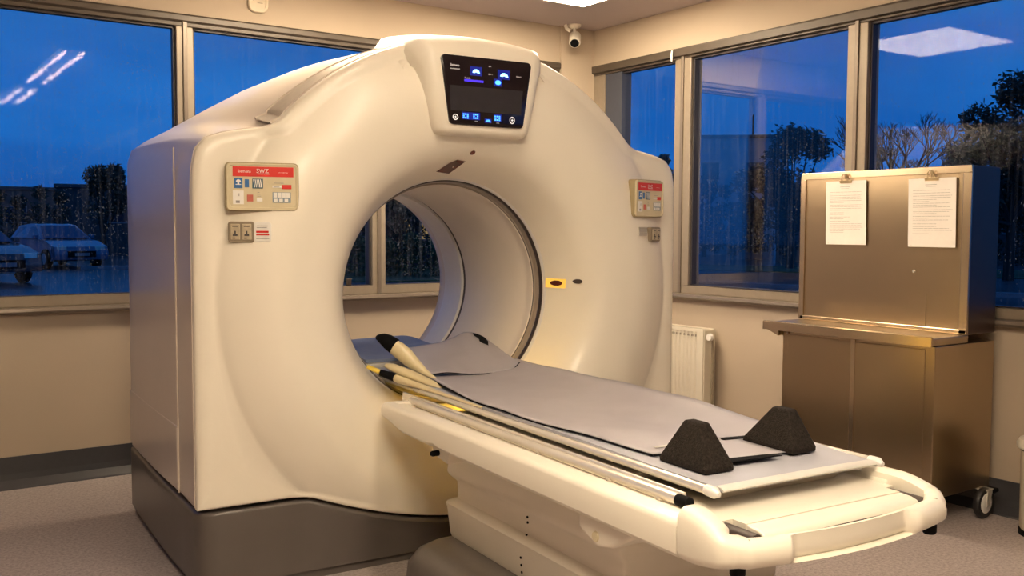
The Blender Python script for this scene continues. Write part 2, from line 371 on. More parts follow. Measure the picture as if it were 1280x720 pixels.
# ================================================================ CT SCANNER (local frame: x across, y into the bore)
GR = Vector((.956, 3.292, 0)); GA = -math.radians(3.8)
gan = tag(empty('ct_scanner', GR, GA), 'large cream ring-shaped scanner with a dark grey base and black display', 'scanner')
CX, CZ = 1.07, 1.035
PR = [(.472,.17),(.478,.15),(.495,.105),(.52,.05),(.552,-.005),(.59,-.042),(.64,-.068),(.71,-.084),(.79,-.088),(.86,-.073),(.92,-.048),(.965,-.024),(.99,-.006),(1.0,0)]
def yprof(r): return 0 if r >= 1 else interp(PR, r)
def zt(X):
    u = min(1, abs(X-CX)/.67); return .157 + .143*u**1.75
def smooth_poly(pts, it=2):
    for _ in range(it):
        q = []
        for i in range(len(pts)):
            a, b = pts[i], pts[(i+1) % len(pts)]
            q.append((a[0]*.75+b[0]*.25, a[1]*.75+b[1]*.25)); q.append((a[0]*.25+b[0]*.75, a[1]*.25+b[1]*.75))
        pts = q
    return pts
def outline_front():
    L = [(0,.6),(0,1.1),(0,1.44),(.004,1.51),(.016,1.57),(.05,1.61),(.11,1.632),(.19,1.648),(.245,1.655),(.285,1.668)]
    R1 = 1.003
    a0 = math.atan2(1.70-CZ, .325-CX)
    arc = []
    N = 26
    for k in range(N+1):
        a = a0 + (PI/2-a0)*k/N
        arc.append((CX+R1*math.cos(a), CZ+R1*math.sin(a)))
    half = L + arc
    right = [(2*CX-x, z) for x, z in reversed(half[:-1])]
    bot = []
    N = 60
    for k in range(N+1):
        X = lerp(2.14, 0, k/N); bot.append((X, zt(X)+.014))
    return half + right + bot
def outline_rear():
    half = [(-.02,.6),(-.02,1.1),(-.02,1.5),(-.018,1.58),(0,1.64),(.06,1.685),(.15,1.735),(.33,1.846),(.5,1.945),(.67,2.025),(.85,2.075),(1.07,2.093)]
    right = [(2*CX-x, z) for x, z in reversed(half[:-1])]
    return half + right + [(2.16,.314),(-.02,.314)]
def polar(poly, th):
    dx, dz = math.cos(th), math.sin(th); best = None
    for i in range(len(poly)):
        ax, az = poly[i][0]-CX, poly[i][1]-CZ; bx, bz = poly[(i+1) % len(poly)][0]-CX, poly[(i+1) % len(poly)][1]-CZ
        ex_, ez_ = bx-ax, bz-az; den = dx*ez_ - dz*ex_
        if abs(den) < 1e-12: continue
        t = (ax*ez_ - az*ex_)/den; s = (ax*dz - az*dx)/den
        if t > 0 and -1e-6 <= s <= 1+1e-6: best = t if best is None else max(best, t)
    return best
OF, ORR = outline_front(), outline_rear()
NT = 360
TH = [2*PI*(k+.5)/NT for k in range(NT)]
# make sure the bottom corners are hit
for c in ((0, .314), (2.14, .314), (0.0, .33), (2.14, .33), (.01, .314), (2.13, .314)): TH.append(math.atan2(c[1]-CZ, c[0]-CX) % (2*PI))
TH = sorted(TH)
RF = [polar(OF, t) for t in TH]; RR = [polar(ORR, t) for t in TH]
def ering(t):
    s = math.sin(t)
    if s < -.55 : return .022
    return .055
rings = []
NR = 46
for k in range(NR+1):
    u = k/NR; ring = []
    for t, R in zip(TH, RF):
        e_ = ering(t); rin = R - e_; r1 = min(1.0, rin); r = lerp(.472, r1, u)
        ring.append((CX+r*math.cos(t), yprof(r), CZ+r*math.sin(t)))
    rings.append(ring)
for u in (.35, .7, 1.0):
    rings.append([(CX+lerp(min(1.0, R-ering(t)), R-ering(t), u)*math.cos(t), yprof(lerp(min(1.0, R-ering(t)), R-ering(t), u)), CZ+lerp(min(1.0, R-ering(t)), R-ering(t), u)*math.sin(t)) for t, R in zip(TH, RF)])
for a in (15, 30, 45, 60, 75, 90):
    aa = math.radians(a); ring = []
    for t, R in zip(TH, RF):
        e_ = ering(t); r = R-e_+e_*math.sin(aa); y = yprof(R-e_) + e_*.5*(1-math.cos(aa)); ring.append((CX+r*math.cos(t), y, CZ+r*math.sin(t)))
    rings.append(ring)
rings.append([(CX+R*math.cos(t), .036, CZ+R*math.sin(t)) for t, R in zip(TH, RF)])
rings.append([(CX+(R-.012)*math.cos(t), .038, CZ+(R-.012)*math.sin(t)) for t, R in zip(TH, RF)])
MB().loft(rings, caps=False).build('front_cover', WHITE, gan, smooth=50)
# side and rear shell
rings = []
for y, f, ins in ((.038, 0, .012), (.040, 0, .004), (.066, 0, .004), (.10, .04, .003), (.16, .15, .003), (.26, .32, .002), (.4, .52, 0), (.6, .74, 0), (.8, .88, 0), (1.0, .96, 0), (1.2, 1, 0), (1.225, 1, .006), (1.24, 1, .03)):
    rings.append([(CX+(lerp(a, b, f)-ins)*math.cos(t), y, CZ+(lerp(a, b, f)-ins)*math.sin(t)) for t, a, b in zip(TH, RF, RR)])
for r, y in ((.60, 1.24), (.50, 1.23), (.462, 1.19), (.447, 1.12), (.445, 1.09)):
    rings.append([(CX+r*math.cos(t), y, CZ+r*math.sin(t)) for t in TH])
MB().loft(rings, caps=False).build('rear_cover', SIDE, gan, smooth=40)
c0 = (CX, 0, CZ)
MB().lathe([(.474,.168),(.470,.172),(.466,.182),(.466,.186),(.474,.188)], c0, n=160).build('bore_ring_lip', LIP, gan, smooth=50)
MB().lathe([(.472,.187),(.463,.189),(.460,.198),(.462,.208),(.472,.210)], c0, n=160).build('bore_ring_seal', DARKRING, gan, smooth=50)
MB().lathe([(.470,.208),(.461,.210),(.457,.220),(.456,.232),(.450,.233)], c0, n=160).build('bore_ring_band', GREYRING, gan, smooth=50)
MB().lathe([(.456,.233),(.450,.235),(.450,.240)], c0, n=160).build('bore_ring_gap', DARKRING, gan, smooth=50)
MB().lathe([(.452,.240),(.447,.243),(.444,.262),(.444,.30),(.4405,.303),(.4405,.86),(.452,.866),(.452,.874)], c0, n=160).build('bore_tunnel', BOREM, gan, smooth=50)
MB().lathe([(.452,.874),(.4475,.876),(.4475,.892),(.452,.894)], c0, n=160).build('rear_ring_seal', DARKRING, gan, smooth=50)
MB().lathe([(.450,.892),(.436,.896),(.434,.93),(.438,1.06),(.446,1.10)], c0, n=160).build('rear_bore_collar', LIP, gan, smooth=50)
# light strip added under the tabletop to tint the funnel yellow
MB().box(1.18, 1.36, .085, .115, .600, .616).build('added_glow_strip', BORELIGHT, gan, smooth=0, bevel=.003)

# recessed grey strip following the arch just behind the front cover
def strip(x_from, x_to, side):
    mb = MB(); rows = []
    N = 60
    for k in range(N+1):
        X = lerp(x_from, x_to, k/N); Xs = X if side < 0 else 2*CX-X
        # find outline height at X
        rr = math.sqrt(max(0, 1.003**2-(X-CX)**2)); z = CZ+rr if X > .33 else lerp(1.655, 1.702, (X-.245)/.085)
        nx, nz = (X-CX)/1.003, (z-CZ)/1.003
        if X < .33: nx, nz = -.45, .9
        nxs = nx if side < 0 else -nx
        row = []
        for (y, h) in ((.040, -.006), (.050, .002), (.066, .0015), (.175, .002), (.190, .004), (.198, .003), (.199, -.004)):
            f = 0 if y < .066 else interp([(.066, 0), (.10, .04), (.16, .15), (.26, .32)], y)
            dR = 0
            th = math.atan2(z-CZ, X-CX); a_ = polar(OF, th); b_ = polar(ORR, th); dR = (b_-a_)*f
            row.append((Xs+nxs*(h+dR), y, z+nz*(h+dR)))
        rows.append(row)
    mb.loft(rows, closed=False, caps=False); return mb
strip(.285, .80, -1).build('arch_strip', STRIP, gan, smooth=40)
strip(.285, .80, 1).build('arch_strip', STRIP, gan, smooth=40)
for sgn in (-1, 1):
    for (yy, hh, rr_) in ((.050, .002, .003), (.192, .004, .004)):
        pth = []
        for k in range(41):
            X = lerp(.285, .80, k/40); Xs = X if sgn < 0 else 2*CX-X
            z = CZ+math.sqrt(1.003**2-(X-CX)**2) if X > .33 else lerp(1.655, 1.702, (X-.245)/.085)
            nx, nz = ((X-CX)/1.003, (z-CZ)/1.003) if X >= .33 else (-.45, .9)
            th = math.atan2(z-CZ, X-CX); f = 0 if yy < .066 else .205; dR = (polar(ORR, th)-polar(OF, th))*f
            pth.append((Xs+(nx if sgn < 0 else -nx)*(hh+dR), yy, z+nz*(hh+dR)))
        MB().tube(pth, rr_, 6).build('strip_bead', SEAMM, gan)
# side seams and access panel (left and right)
for s, xs in ((-1, -.0), (1, 2.14)):
    def xo(y, z): # outer skin x at depth y
        f = interp([(.066, 0), (.10, .04), (.16, .15), (.26, .32), (.4, .52), (.6, .74), (.8, .88), (1.0, .96), (1.2, 1)], y)
        return (xs + s*.02*f)
    for pth in ([(.268, .318), (.268, 1.59)],):
        MB().tube([(xo(y, z)+s*.0003, y, z) for y, z in pth], .0032, 6).build('cover_seam', SEAMM, gan)
    mb = MB(); q = [(.275, .325), (1.215, .325), (1.215, .565), (.275, .565)]
    ou = [(xo(y, z)+s*.004, y, z) for y, z in q]; inn = [(xo(y, z)-s*.004, y, z) for y, z in q]
    mb.hexa([inn[0], inn[1], inn[2], inn[3], ou[0], ou[1], ou[2], ou[3]])
    mb.build('access_panel', SIDE, gan, smooth=0, bevel=.003)

for s in (-1, 1):
    oo = [(0, .318), (0, .8), (0, 1.2)] + outline_front()[2:10]
    MB().tube([((x if s < 0 else 2*CX-x), .0385, z+.0005) for x, z in oo], .0030, 6).build('cover_seam', SEAMM, gan)

# dark base following the cover with a belly in front
path = []
for k in range(9):
    y = lerp(1.235, .07, k/8); path.append((-.02*min(1, (y/.6)), y, -.02*min(1, y/.6), y, .30))
for k in range(1, 8):
    a = PI/2*k/8; path.append((.07-.07*math.cos(a), .07-.07*math.sin(a), .07-.07*math.cos(a), .07-.075*math.sin(a), .30))
for k in range(81):
    X = lerp(.07, 2.07, k/80); r = math.hypot(X-CX, zt(X)-CZ); yt = (yprof(r) if r < 1 else 0) - .006
    path.append((X, -.004, X, yt, zt(X)))
for k in range(1, 8):
    a = PI/2*(1-k/8); path.append((2.07+.07*math.cos(a), .07-.07*math.sin(a), 2.07+.07*math.cos(a), .07-.075*math.sin(a), .30))
for k in range(9):
    y = lerp(.07, 1.235, k/8); path.append((2.14+.02*min(1, (y/.6)), y, 2.14+.02*min(1, y/.6), y, .30))
def toward(p, d):   # inward offset
    v = Vector((CX-p[0], .62-p[1])); v.normalize(); return (p[0]+v.x*d, p[1]+v.y*d)
rg = []
for (fb, ins, dz) in ((0, .018, 0), (0, .018, .03), (.10, .0, .034), (.5, 0, None), (.85, 0, None), (1, 0, -.012), (1, .003, -.004), (1, .010, 0), (1, .05, .0)):
    ring = []
    for (xb, yb, xt, yt, z) in path:
        if dz is None: zz = z*fb
        elif fb == 1: zz = z+dz
        else: zz = dz
        p = toward((lerp(xb, xt, fb), lerp(yb, yt, fb*fb)), ins); ring.append((p[0], p[1], zz))
    rg.append(ring)
mb = MB().loft(rg, caps=False)
k = len(mb.v); nn = len(path); mb.v.append((CX, .62, .14)); mb.f += [(k-nn+i, k-nn+(i+1) % nn, k) for i in range(nn)]
mb.build('base_plinth', BASE, gan, smooth=45)

# console visor on top of the arch
rows = []   # (y, z, halfwidth, crown)
VR = [(.02,1.655,.175,0),(-.082,1.656,.180,0),(-.108,1.658,.184,0),(-.124,1.664,.192,0),(-.130,1.680,.203,0),(-.132,1.78,.228,0),(-.134,1.90,.250,.0),(-.130,1.955,.262,.008),(-.115,1.980,.272,.018),(-.08,2.003,.285,.030),(0,2.012,.305,.04),(.10,2.026,.315,.045),(.20,2.045,.318,.045),(.215,2.02,.32,.04)]
S = 24
for (y, z, hw, c) in VR:
    row = []
    for k in range(S+1):
        s_ = -1+2*k/S; e_ = max(0, (abs(s_)-.86)/.14); rnd = .028*(1-math.sqrt(max(0, 1-e_*e_)))
        ff = 1 if y < -.1 else .4
        yy = y + rnd*ff; zz = z + c*(1-s_*s_) - (rnd*1.2 if z > 1.95 else 0)
        row.append((CX+hw*s_, yy, zz))
    rows.append(row)
mb = MB().loft(rows, closed=False, caps=False)
for sgn in (0, S):   # cheeks run back into the drum
    ch = []
    for row, (y, z, hw, c) in zip(rows, VR):
        p = row[sgn]; d = -1 if sgn == 0 else 1; cf = lerp(.35, 1, sstep(1.66, 1.80, z))
        ch.append([p, (p[0]+d*.006, p[1]+.012, p[2]-(.004 if z > 1.95 else 0)), (p[0]+d*.018*cf, p[1]+.05, p[2]-(.012 if z > 1.95 else 0)), (p[0]+d*.040*cf, max(p[1]+.12, .06) if z < 1.97 else p[1]+.03, p[2]-(.05 if z > 1.95 else 0))])
    mb.loft(ch, closed=False, caps=False)
mb.build('display_visor', WHITE, gan, smooth=60)
# black display glass
def trap(hwt, hwb, zt_, zb_, r, n=5):
    P = []
    for (x, z, a0) in ((hwt-r, zt_-r, 0), (-hwt+r, zt_-r, PI/2), (-hwb+r, zb_+r, PI), (hwb-r, zb_+r, 1.5*PI)):
        for k in range(n+1):
            a = a0+PI/2*k/n; P.append((CX+x+r*math.cos(a), z+r*math.sin(a)))
    return P
P = trap(.197, .163, 1.950, 1.693, .018)
disp = MB().loft([[(x, -.125, z) for x, z in P], [(x, -.1375, z) for x, z in P], [((x-CX)*.985+CX, -.139, (z-1.82)*.985+1.82) for x, z in P]]).build('display_panel', GLOSSBLK, gan, smooth=40)
YD = -.1395
def fbox(mb, x0, x1, z0, z1, y=YD, d=.001): return mb.box(x0, x1, y-d, y, z0, z1)
q = [(CX-.158, 1.745), (CX+.150, 1.745), (CX+.158, 1.838), (CX-.163, 1.838)]
MB().hexa([(a, YD, b) for a, b in q]+[(a, YD-.001, b) for a, b in q]).build('screen', SCREEN, disp, smooth=0)
def icon(cx, cz, w_, h_, mm, kind):
    b = MB()
    if kind == 'arch': # dome with gaps
        for i in range(7):
            a0 = PI*i/7; a1 = PI*(i+.8)/7
            b.add([(cx+math.cos(a0)*w_/2, YD-.001, cz+math.sin(a0)*h_-h_/2), (cx+math.cos(a1)*w_/2, YD-.001, cz+math.sin(a1)*h_-h_/2), (cx+math.cos(a1)*w_/6, YD-.001, cz+math.sin(a1)*h_/5-h_/2), (cx+math.cos(a0)*w_/6, YD-.001, cz+math.sin(a0)*h_/5-h_/2)], [(0,1,2,3)])
    elif kind == 'oval':
        b.add([(cx+math.cos(2*PI*i/20)*w_/2, YD-.001, cz+math.sin(2*PI*i/20)*h_/2) for i in range(20)], [tuple(range(20))])
    elif kind == 'grid':
        for i in range(3):
            for j in range(3):
                if (i+j*2) % 4 == 3: continue
                fbox(b, cx-w_/2+i*w_/3, cx-w_/2+(i+.75)*w_/3, cz-h_/2+j*h_/3, cz-h_/2+(j+.75)*h_/3)
    elif kind == 'ring':
        for i in range(14):
            a0, a1 = 2*PI*i/14, 2*PI*(i+1)/14
            b.add([(cx+math.cos(a)*r_*w_/2, YD-.001, cz+math.sin(a)*r_*h_/2) for a, r_ in ((a0, 1), (a1, 1), (a1, .75), (a0, .75))], [(0,1,2,3)])
        fbox(b, cx-w_*.15, cx+w_*.2, cz-h_*.05, cz+h_*.08); fbox(b, cx-w_*.03, cx+w_*.05, cz-h_*.25, cz+h_*.2)
    return b.build('lit_icon', mm, disp, smooth=0)
for (a, b, c, d) in ((-.075, -.025, 1.880, 1.914), (.045, .098, 1.876, 1.912), (.028, .064, 1.848, 1.876), (-.110, -.032, 1.714, 1.741), (.028, .062, 1.714, 1.741), (-.012, .018, 1.706, 1.722)):
    mb = MB(); mb.box(CX+a, CX+b, YD-.0006, YD, c, d); mb.build('icon_backlight', LEDB, disp, smooth=0)
icon(CX-.050, 1.897, .032, .015, LEDW, 'arch'); icon(CX+.073, 1.893, .036, .015, LEDW, 'arch'); icon(CX+.046, 1.862, .026, .018, LED, 'oval')
mb = MB(); fbox(mb, CX-.100, CX-.018, 1.856, 1.864); mb.build('lit_bar', LEDV, disp, smooth=0)
icon(CX-.093, 1.727, .026, .020, LED, 'grid'); icon(CX-.050, 1.728, .024, .020, LED, 'grid'); icon(CX+.045, 1.727, .028, .020, LED, 'grid'); icon(CX+.003, 1.714, .022, .010, LED, 'arch')
icon(CX-.138, 1.720, .024, .022, LEDT, 'ring'); icon(CX+.110, 1.722, .024, .028, LEDT, 'ring')
UX, UZ, UN = (1,0,0), (0,0,1), (0,-1,0)
mb = MB()
text_mb(mb, 'Siemens', (CX-.160, YD, 1.909), UX, UZ, UN, .008, .038); text_mb(mb, 'somatom', (CX-.160, YD, 1.897), UX, UZ, UN, .004, .040)
text_mb(mb, 'mm', (CX+.005, YD, 1.918), UX, UZ, UN, .004, .010); text_mb(mb, 'kV -', (CX+.005, YD, 1.888), UX, UZ, UN, .005, .016)
text_mb(mb, 'Select', (CX+.128, YD, 1.890), UX, UZ, UN, .004, .022); text_mb(mb, 'Table', (CX-.100, YD, 1.866), UX, UZ, UN, .005, .026)
text_mb(mb, 'min', (CX-.055, YD, 1.708), UX, UZ, UN, .003, .012); text_mb(mb, 'max', (CX+.040, YD, 1.706), UX, UZ, UN, .003, .012)
mb.build('display_lettering', LEDT, disp, smooth=0)

# ---- laser windows and small sensors in the funnel
def surf(X, Z, lift=.001):
    r = math.hypot(X-CX, Z-CZ); return (X, yprof(r)-lift, Z)
def patch(poly, mm, name, lift=.005, thick=.012, parent=gan):
    top = [surf(x, z, lift) for x, z in poly]; bot = [surf(x, z, lift-thick) for x, z in poly]
    return MB().loft([bot, top]).build(name, mm, parent, smooth=0)
patch([(.962,1.527),(1.035,1.523),(1.062,1.568),(1.018,1.572),(.992,1.558)], MAROON, 'laser_window')
patch([(CX-.02+.010*math.cos(a*PI/5)+.02, 1.600+.008*math.sin(a*PI/5)) for a in range(10)], MAROON, 'sensor_dot')
patch([(1.540,1.045),(1.578,1.045),(1.578,1.085),(1.540,1.085)], YEL, 'laser_window')
patch([(1.559+.012*math.cos(a*PI/5), 1.066+.012*math.sin(a*PI/5)) for a in range(10)], MAROON, 'sensor_dot', lift=.007)
patch([(1.605+.011*math.cos(a*PI/5), 1.077+.010*math.sin(a*PI/5)) for a in range(10)], DARKRING, 'sensor_dot', lift=.007)
MB().box(.548, .566, -.012, .004, 1.085, 1.115).build('side_laser_window', DARKRING, gan, smooth=0, bevel=.003)

# ---- control panels with printed plates on the shoulders
def control_panel(x0, x1, z0, z1, y0, ang, mirror=False):
    W_, H_ = (x1-x0), z1-z0
    r = empty('control_panel_pivot', (0,0,0)); r.name = 'control_panel'; r.parent = gan; r.location = (x0, y0, z0); r.rotation_euler = (0, 0, ang)
    # parts must be meshes: use the plate mesh as the part itself
    bpy.data.objects.remove(r, do_unlink=True)
    P = rrect(W_, H_, .014, 4, W_/2, H_/2); Pi = rrect(W_*.93, H_*.90, .010, 4, W_/2+.003, H_/2+.002)
    pl = MB().loft([[(x, .03, z) for x, z in P], [(x, -.010, z) for x, z in P], [((x-W_/2)*.985+W_/2, -.014, (z-H_/2)*.98+H_/2) for x, z in P], [(x, -.014, z) for x, z in Pi], [((x-W_/2)*.985+W_/2, -.011, (z-H_/2)*.98+H_/2) for x, z in Pi]]).build('control_panel', PLATE, gan, smooth=30)
    pl.location = (x0, y0, z0); pl.rotation_euler = (0, 0, ang)
    Pr = rrect(W_*1.035, H_*1.045, .016, 4, W_/2, H_/2)
    MB().loft([[(x, .03, z) for x, z in Pr], [(x, -.003, z) for x, z in Pr], [((x-W_/2)*.985+W_/2, -.006, (z-H_/2)*.975+H_/2) for x, z in Pr]]).build('panel_rim', mat('gold_brown_rim', (.36, .29, .16), .35, noise=.04), pl, smooth=30)
    def fb(mb, a0, a1, b0, b1, lift=0): return mb.box(a0*W_, a1*W_, -.0125-lift, -.0115, b0*H_, b1*H_)
    fb(MB(), .09, .94, .72, .93).build('red_banner', RED, pl, smooth=0)
    mb = MB(); fb(mb, .11, .225, .47, .685); mb.build('blue_pictogram', BLUEP, pl, smooth=0)
    mb = MB(); fb(mb, .255, .315, .49, .66); mb.build('blue_pictogram', MATS['blue_print'], pl, smooth=0)
    mb = MB(); fb(mb, .36, .51, .47, .675); mb.build('pictogram', NAVYP, pl, smooth=0)
    mb = MB()
    fb(mb, .13, .205, .54, .555, .001); fb(mb, .155, .18, .555, .59, .001)
    for i in range(8):
        a0, a1 = PI*i/8, PI*(i+1)/8
        mb.add([((.168+.035*math.cos(a))*W_, -.014, (.60+rr_*math.sin(a))*H_) for a, rr_ in ((a0, .055), (a1, .055), (a1, .0), (a0, .0))], [(0,1,2,3)])
    for i in range(5):  # diagonal stripes
        mb.add([((.37+.024*i)*W_, -.0138, .66*H_), ((.382+.024*i)*W_, -.0138, .66*H_), ((.40+.024*i)*W_, -.0138, .49*H_), ((.392+.022*i)*W_, -.0138, .49*H_)], [(0,1,2,3)])
    fb(mb, .09, .24, .13, .42); 
    for i in range(4): fb(mb, .655+.06*i, .705+.06*i, .28, .385, .001)
    fb(mb, .64, .77, .49, .535)
    fb(mb, .42, .50, .19, .27)
    mb.build('white_print', PALE, pl, smooth=0)
    mb = MB(); fb(mb, .775, .91, .465, .555); mb.build('red_button', RED, pl, smooth=0, bevel=.002)
    mb = MB(); fb(mb, .285, .37, .19, .335); mb.build('red_pictogram', mat('faded_red_print', (.5, .12, .08), .5, noise=.1), pl, smooth=0)
    mb = MB()
    fb(mb, .64, .90, .17, .395); mb.build('key_field', mat('grey_blue_print', (.25, .32, .38), .5, noise=.1), pl, smooth=0)
    mb = MB()
    for i in range(3): fb(mb, .66+.075*i, .71+.075*i, .19, .255, .0015)
    for i in range(4): fb(mb, .655+.06*i, .700+.06*i, .285, .38, .0018)
    mb.build('key_field_keys', PALE, pl, smooth=0)
    mb = MB()
    fb(mb, .66, .80, .585, .595); fb(mb, .66, .74, .51, .52, .0015); fb(mb, .13, .185, .155, .21, .001); fb(mb, .17, .18, .30, .36, .001); fb(mb, .43, .49, .175, .185, .0015); fb(mb, .43, .48, .30, .31); fb(mb, .43, .47, .34, .35); fb(mb, .43, .46, .38, .39)
    mb.build('small_print', INKG, pl, smooth=0)
    mb = MB()
    text_mb(mb, 'Siemens', (.16*W_, -.0126, .80*H_), UX, UZ, UN, .060*H_, .18*W_)
    text_mb(mb, 'SWZ', (.42*W_, -.0126, .80*H_), UX, UZ, UN, .085*H_, .17*W_); fb(mb, .435, .60, .772, .785, .001)
    text_mb(mb, 'emergency', (.72*W_, -.0126, .80*H_), UX, UZ, UN, .02*H_, .14*W_)
    mb.build('banner_lettering', LEDT if False else PALE, pl, smooth=0)
    return pl
control_panel(.106, .346, 1.360, 1.522, -.026, -math.radians(13))
control_panel(1.818, 2.020, 1.358, 1.514, -.092, math.radians(15), True)
def switch_unit(x0, x1, z0, z1, y0, ang, with_label):
    W_, H_ = x1-x0, z1-z0
    P = rrect(W_, H_, .010, 4, W_/2, H_/2)
    pl = MB().loft([[(x, .02, z) for x, z in P], [(x, -.005, z) for x, z in P], [((x-W_/2)*.96+W_/2, -.007, (z-H_/2)*.94+H_/2) for x, z in P]]).build('switch_housing', TAUPE, gan, smooth=30)
    pl.location = (x0, y0, z0); pl.rotation_euler = (0, 0, ang)
    for i in (0, 1):
        xa = (.10+.44*i)*W_; ww = .36*W_
        k_ = MB().box(xa, xa+ww, -.011, -.006, .12*H_, .88*H_).build('rocker_switch', mat('beige_switch', (.48, .40, .28), .4, noise=.15, nscale=60), pl, smooth=0, bevel=.003)
        mb = MB(); mb.box(xa+ww*.25, xa+ww*.75, -.0122, -.0108, .30*H_, .40*H_); mb.box(xa+ww*.42, xa+ww*.58, -.0122, -.0108, .40*H_, .55*H_); mb.box(xa+ww*.2, xa+ww*.5, -.0122, -.0108, .18*H_, .23*H_); mb.box(xa+ww*.2, xa+ww*.8, -.0122, -.0108, .74*H_, .78*H_)
        mb.build('switch_symbol', INK, k_, smooth=0)
    return pl
sw = switch_unit(.112, .200, 1.250, 1.322, -.022, -math.radians(22), True)
lb = MB().loft([[(x, .01, z) for x, z in rrect(.058, .066, .008, 3, .116, .036)], [(x, -.003, z) for x, z in rrect(.058, .066, .008, 3, .116, .036)]]).build('warning_label', PALE, gan, smooth=30)
lb.location = sw.location; lb.rotation_euler = sw.rotation_euler
mb = MB(); mb.box(.094, .136, -.0045, -.0028, .033, .040); mb.box(.094, .138, -.0045, -.0028, .024, .029); mb.build('red_print_line', RED, lb, smooth=0)
mb = MB(); mb.box(.096, .134, -.0042, -.0028, .056, .058); mb.box(.096, .130, -.0042, -.0028, .050, .052); mb.box(.094, .138, -.0042, -.0028, .012, .014); mb.build('grey_print_line', INKG, lb, smooth=0)
sw2 = switch_unit(1.925, 2.015, 1.248, 1.312, -.074, math.radians(24), False)
lb = MB().box(1.858, 1.900, -.086, -.02, 1.274, 1.312).build('small_label', mat('pale_grey_print', (.42, .38, .33), .5, noise=.05), gan, smooth=0)
mb = MB()
for i in range(3): mb.box(1.859, 1.899, -.088, -.085, 1.282+.011*i, 1.284+.011*i)
mb.build('label_line', INKG, lb, smooth=0)

# ================================================================ PATIENT TABLE (same frame)
def gl(p): # gantry-local -> world
    c, s = math.cos(GA), math.sin(GA); return Vector((GR.x+p[0]*c-p[1]*s, GR.y+p[0]*s+p[1]*c, p[2] if len(p) > 2 else 0))
TO = (CX, -1.0, 0)
tab = tag(empty('patient_table', gl(TO), GA), 'long cream scanner table with chrome side rails reaching into the ring', 'table')
# floor plinth, rounded
def rr_ring(x0, x1, y0, y1, r, z, n=6):
    return [(x, y, z) for x, y in rrect(x1-x0, y1-y0, r, n, (x0+x1)/2, (y0+y1)/2)]
MB().loft([rr_ring(.60,1.54,-1.60,-.33,.11,0), rr_ring(.60,1.54,-1.60,-.33,.11,.10), rr_ring(.605,1.535,-1.595,-.335,.11,.15), rr_ring(.63,1.51,-1.57,-.36,.10,.19), rr_ring(.67,1.47,-1.53,-.40,.08,.215), rr_ring(.72,1.42,-1.50,-.43,.06,.222)]).build('floor_plinth', mat('grey_plinth_plastic', (.115, .098, .09), .35, coat=.1, noise=.05), tab, TO, smooth=50)
# ribbed lift column cover
rg = []
for z, o_ in ((.222,.0),(.235,.004),(.325,.012),(.340,.016),(.348,.010),(.360,-.014),(.375,-.017),(.420,-.014),(.440,.006),(.452,.012),(.470,.010),(.500,.004),(.53,.0),(.66,.0)):
    rg.append(rr_ring(.775-o_, 1.33+o_, -1.40-o_*.5, -.405+o_, .018, z, 4))
col_ = MB().loft(rg).build('lift_column_cover', WHITE, tab, TO, smooth=50)
mb = MB()
for z in (.245,.27,.295,.365,.41,.432): mb.lathe([(0,0),(.004,0),(.004,-.002)], (.766-(.0 if z > .35 else .0), -.92, z), 'x', 8)
mb2 = MB()
for z, d in ((.245,.006),(.268,.008),(.292,.010),(.358,-.010),(.398,-.014),(.415,-.013)):
    MB().lathe([(.0001,-.0015),(.0042,-.0015),(.0042,.003)], (.775-d, -.90, z), 'x', 8).build('cover_screw', BLACK, col_, TO)
# under-table housing
MB().hexa([(.74,-.42,.585),(1.40,-.42,.585),(1.40,-1.70,.585),(.74,-1.70,.585),(.74,-.36,.64),(1.40,-.36,.64),(1.40,-1.70,.64),(.74,-1.70,.64)]).build('table_housing', WHITE, tab, TO, smooth=0, bevel=.008)
MB().hexa([(.76,-1.70,.51),(1.38,-1.70,.51),(1.38,-1.20,.48),(.76,-1.20,.48),(.76,-1.86,.59),(1.38,-1.86,.59),(1.38,-1.15,.59),(.76,-1.15,.59)]).build('drive_housing', WHITE, tab, TO, smooth=0, bevel=.015, bseg=3) if False else None
